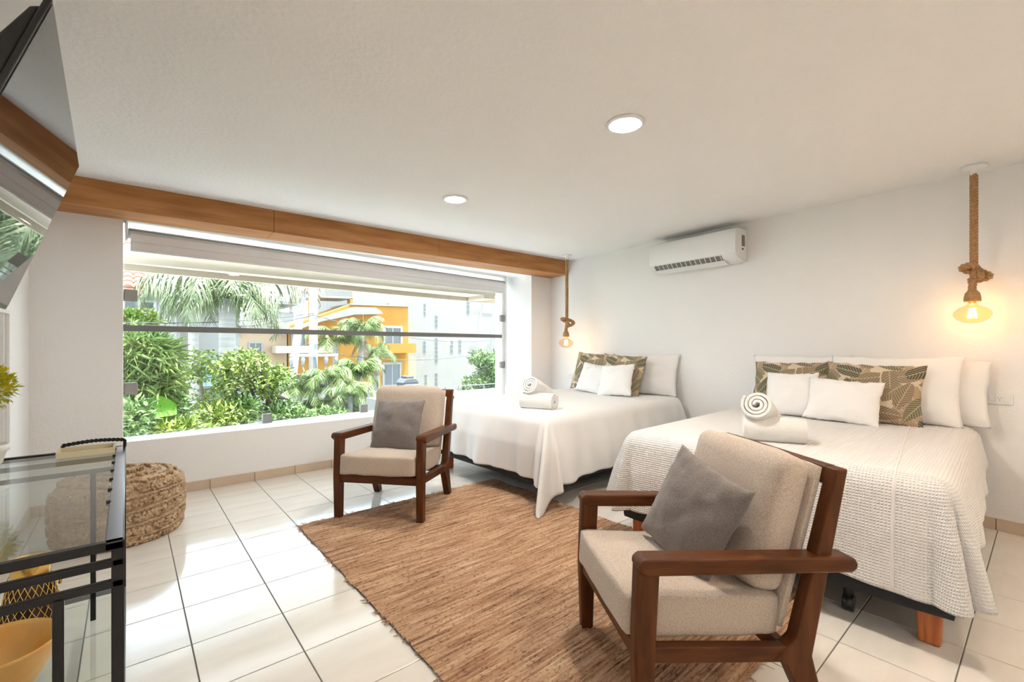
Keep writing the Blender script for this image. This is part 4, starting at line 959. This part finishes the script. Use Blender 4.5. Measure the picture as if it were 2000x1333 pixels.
c = at(378, 562, 12.5); palm('royal_palm', c, ground_under(c), .10, .10, 13, 1.45, .7, 2.7, m_palm, 'palm with weeping fronds in front of the white house wall', hang=.8, ll=.36, seed=5, wl=.018)
o = link(bpy.data.objects['royal_palm'].children[1].copy(), bpy.data.objects['royal_palm']); o.location = at(470, 535, 11.0) - ground_under(at(444, 585, 11.0)); o.rotation_euler = (0, -.3, -.25); o.scale = (.75, .75, .8)
c = at(592, 568, 17.0); palm('dry_palm', c, ground_under(at(555, 760, 17.0)), .16, .13, 9, 1.0, .3, 2.4, m_dry, 'leaning slender palm with a dry brown crown beside the power pole', hang=.6, seed=7)
c = at(708, 650, 13.5); palm('fan_palm', c, ground_under(at(690, 800, 13.5)), .08, .07, 18, 1.05, .9, 2.3, m_palm2, 'green palm with a round crown in front of the yellow building', hang=.5, ll=.42, seed=8, dead=3, wl=.018)
c = at(735, 690, 14.5); palm('fan_palm', c, ground_under(at(738, 800, 14.5)), .10, .09, 14, .95, .6, 2.4, m_palm2, 'shorter palm with a grey dry skirt right of the round-crowned palm', hang=.6, ll=.4, seed=9, dead=7, wl=.018)
c = at(655, 668, 14.0); palm('fan_palm', c, ground_under(at(655, 800, 14.0)), .08, .07, 14, 1.05, .8, 2.3, m_palm2, 'green palm just right of the power pole', hang=.5, ll=.42, seed=10, wl=.018)
for i, (u, v, Y_, lab) in enumerate(((640, 745, 12.0, 'bushy low palm at the foot of the power pole, right side'), (684, 775, 11.5, 'bushy low palm under the round-crowned palm'), (585, 765, 12.2, 'bushy low palm left of the power pole'),
        (664, 815, 11.9, 'lowest bushy palm just above the window sill, right of the pole'), (627, 800, 12.5, 'small palm clump low behind the pole'), (700, 735, 12.4, 'low palm clump before the yellow wall'))):
    c = at(u, v, Y_); palm('low_palm', c, ground_under(c), .06, .06, 15, .85, .9, 2.1, m_palm2, lab, hang=.5, ll=.42, seed=20 + i, wl=.020, group='low garden palms')
# reed-like feathery tree at the left
def blob_tree(name, label, base, stems, blobs, nleaf, ll, lw, mat, seed, droop=0, group='garden trees and shrubs'):
    t = empty(name, base); tag(t, label, 'tree' if stems else 'shrub', group); rnd = random.Random(seed); mb = MB(); bp_ = Vector(base)
    for (c, r) in blobs:
        c = Vector(c) - bp_
        for k in range(int(nleaf * (r[0] * r[2]) / sum(b_[1][0] * b_[1][2] for b_ in blobs))):
            v = Vector((rnd.gauss(0, 1), rnd.gauss(0, 1), rnd.gauss(0, 1))).normalized() * rnd.random() ** .45
            p = c + Vector((v.x * r[0], v.y * r[1], v.z * r[2])); d = Vector((rnd.gauss(0, 1), rnd.gauss(0, 1), rnd.gauss(0, .8) - droop)) + v
            leaf(mb, p, d, ll * rnd.uniform(.6, 1.3), lw * rnd.uniform(.7, 1.2), Vector((rnd.gauss(0, .5), rnd.gauss(0, .5), 1)))
    tag(mb.build('foliage', mat, t), kind='stuff')
    for s in stems:
        MB().tube([Vector(q) - bp_ for q in s], [.045 * (1 - .7 * i / (len(s) - 1)) for i in range(len(s))], 8).build('branch', m_bark, t, smooth=True)
    return t
def B(u, v, Y, ru, rv, dp=.5):
    d = Y / (math.cos(YAW) - (u - 1000) / F_PX * math.sin(YAW)); k = d / F_PX; return (at(u, v, Y), (ru * k * 1.25, dp, rv * k))
Y1 = 9.5; tb = ground_under(at(512, 800, Y1))
st_ = [[at(512, 900, Y1), at(512, 812, Y1), at(495, 772, Y1 + .1), at(478, 730, Y1), at(470, 705, Y1)], [at(512, 820, Y1), at(524, 790, Y1), at(540, 755, Y1 + .2), at(552, 730, Y1)], [at(524, 792, Y1), at(522, 750, Y1 - .2), at(505, 715, Y1)], [at(535, 776, Y1), at(560, 778, Y1), at(574, 790, Y1)]]
blob_tree('garden_tree', 'leafy bright green tree with forked bare stems in the middle of the window view', tb, st_, [B(478, 708, Y1, 34, 26), B(452, 750, Y1, 24, 30), B(505, 742, Y1, 30, 28), B(540, 735, Y1, 26, 22), B(520, 765, Y1, 14, 18), B(440, 720, Y1, 20, 18)], 3000, .09, .05, m_leaf, 31)
Y2 = 10.5; blob_tree('garden_tree', 'bright green climbing shrub against the white house wall with the low window', ground_under(at(395, 800, Y2)), [[at(400, 900, Y2), at(400, 790, Y2), at(390, 740, Y2), at(380, 710, Y2)]],
     [B(362, 735, Y2, 30, 18), B(395, 705, Y2, 28, 22), B(425, 735, Y2, 26, 16), B(410, 790, Y2, 30, 30), B(350, 760, Y2, 20, 16)], 1700, .09, .05, m_leaf, 32)
Y3 = 9.0; blob_tree('reed_tree', 'dense feathery green tree at the left edge of the window', ground_under(at(270, 800, Y3)), [[at(270, 900, Y3), at(270, 760, Y3), at(275, 690, Y3)]],
     [B(265, 690, Y3, 40, 40), B(300, 700, Y3, 28, 34), B(260, 740, Y3, 34, 30), B(290, 755, Y3, 34, 20), B(318, 740, Y3, 14, 20)], 3600, .30, .030, m_leaf3, 33, droop=.5)
Y4 = 14; blob_tree('yellow_shrub', 'yellow-green leafy crown in front of the white house upper window', ground_under(at(268, 640, Y4)), [[at(268, 900, Y4), at(268, 640, Y4)]], [B(268, 628, Y4, 30, 20)], 800, .2, .10, m_leaf, 34)
for i, (u, v, ru, rv, Y_, lab, m_) in enumerate(((258, 815, 24, 32, 8.2, 'green shrub low in the left corner of the window', m_leaf2), (325, 800, 26, 34, 9.4, 'dark green shrub beside the low window of the white house', m_leaf2),
        (345, 838, 34, 12, 8.4, 'low bright shrub above the sill left of centre', m_leaf), (440, 815, 38, 22, 9.0, 'low shrub at the foot of the thick palm trunk', m_leaf), (475, 800, 20, 24, 9.2, 'dark green shrub left of the forked tree stems', m_leaf2),
        (548, 805, 32, 18, 9.4, 'blue-green low shrub right of the forked tree stems', m_leaf2), (585, 818, 20, 12, 9.0, 'small shrub at the left foot of the pole', m_leaf2), (640, 815, 30, 14, 9.6, 'low tangled shrub right of the pole foot', m_leaf2))):
    blob_tree('garden_shrub', lab, ground_under(at(u, v, Y_)), [], [B(u, v, Y_, ru, rv)], 900, .15, .05, m_, 50 + i)
# banana leaves and coral flower
bn = ground_under(at(290, 830, 8.6)); t = empty('banana_plant', bn); tag(t, 'banana plant with broad bright green leaves low at the left of the window', 'plant')
m_ban = M('banana_leaf', (0.124, 0.298, 0.019), .45)
for (u0, v0, u1, v1, w_) in ((345, 800, 252, 822, .16), (340, 830, 262, 838, .13), (325, 775, 330, 720, .10)):
    p, q = at(u0, v0, 8.6) - bn, at(u1, v1, 8.5) - bn; mb = MB(); n_ = 10
    for i in range(n_ + 1):
        f_ = i / n_; c = p.lerp(q, f_) + Vector((0, 0, .12 * math.sin(PI * f_))); ww = w_ * math.sin(PI * (.08 + .9 * f_)) ** .6; mb.v += [tuple(c + Vector((0, -ww * .4, ww))), tuple(c), tuple(c + Vector((0, -ww * .6, -ww)))]
    mb.f = [(3 * i + k, 3 * i + k + 1, 3 * i + k + 4, 3 * i + k + 3) for i in range(n_) for k in range(2)]
    mb.build('leaf', m_ban, t, smooth=True)
MB().tube([(0, 0, 0), at(340, 830, 8.6) - bn], .05, 8).build('stalk', m_leaf2, t)
Y5 = 12.2; rt_ = ground_under(at(958, 760, Y5)); rt_.z = -.02
blob_tree('ficus_tree', 'bushy green ficus at the right end of the window in front of the white block', (at(958, 760, Y5).x, Y5, GZ), [[at(958, 800, Y5), at(955, 740, Y5), at(945, 700, Y5)], [at(956, 760, Y5), at(972, 700, Y5)]],
     [B(940, 700, Y5, 20, 14), B(958, 728, Y5, 24, 24), B(972, 700, Y5, 12, 14), B(960, 760, Y5, 30, 20), B(925, 745, Y5, 16, 8), B(915, 765, Y5, 14, 6), B(980, 740, Y5, 14, 30)], 4600, .14, .065, m_leaf2, 61)
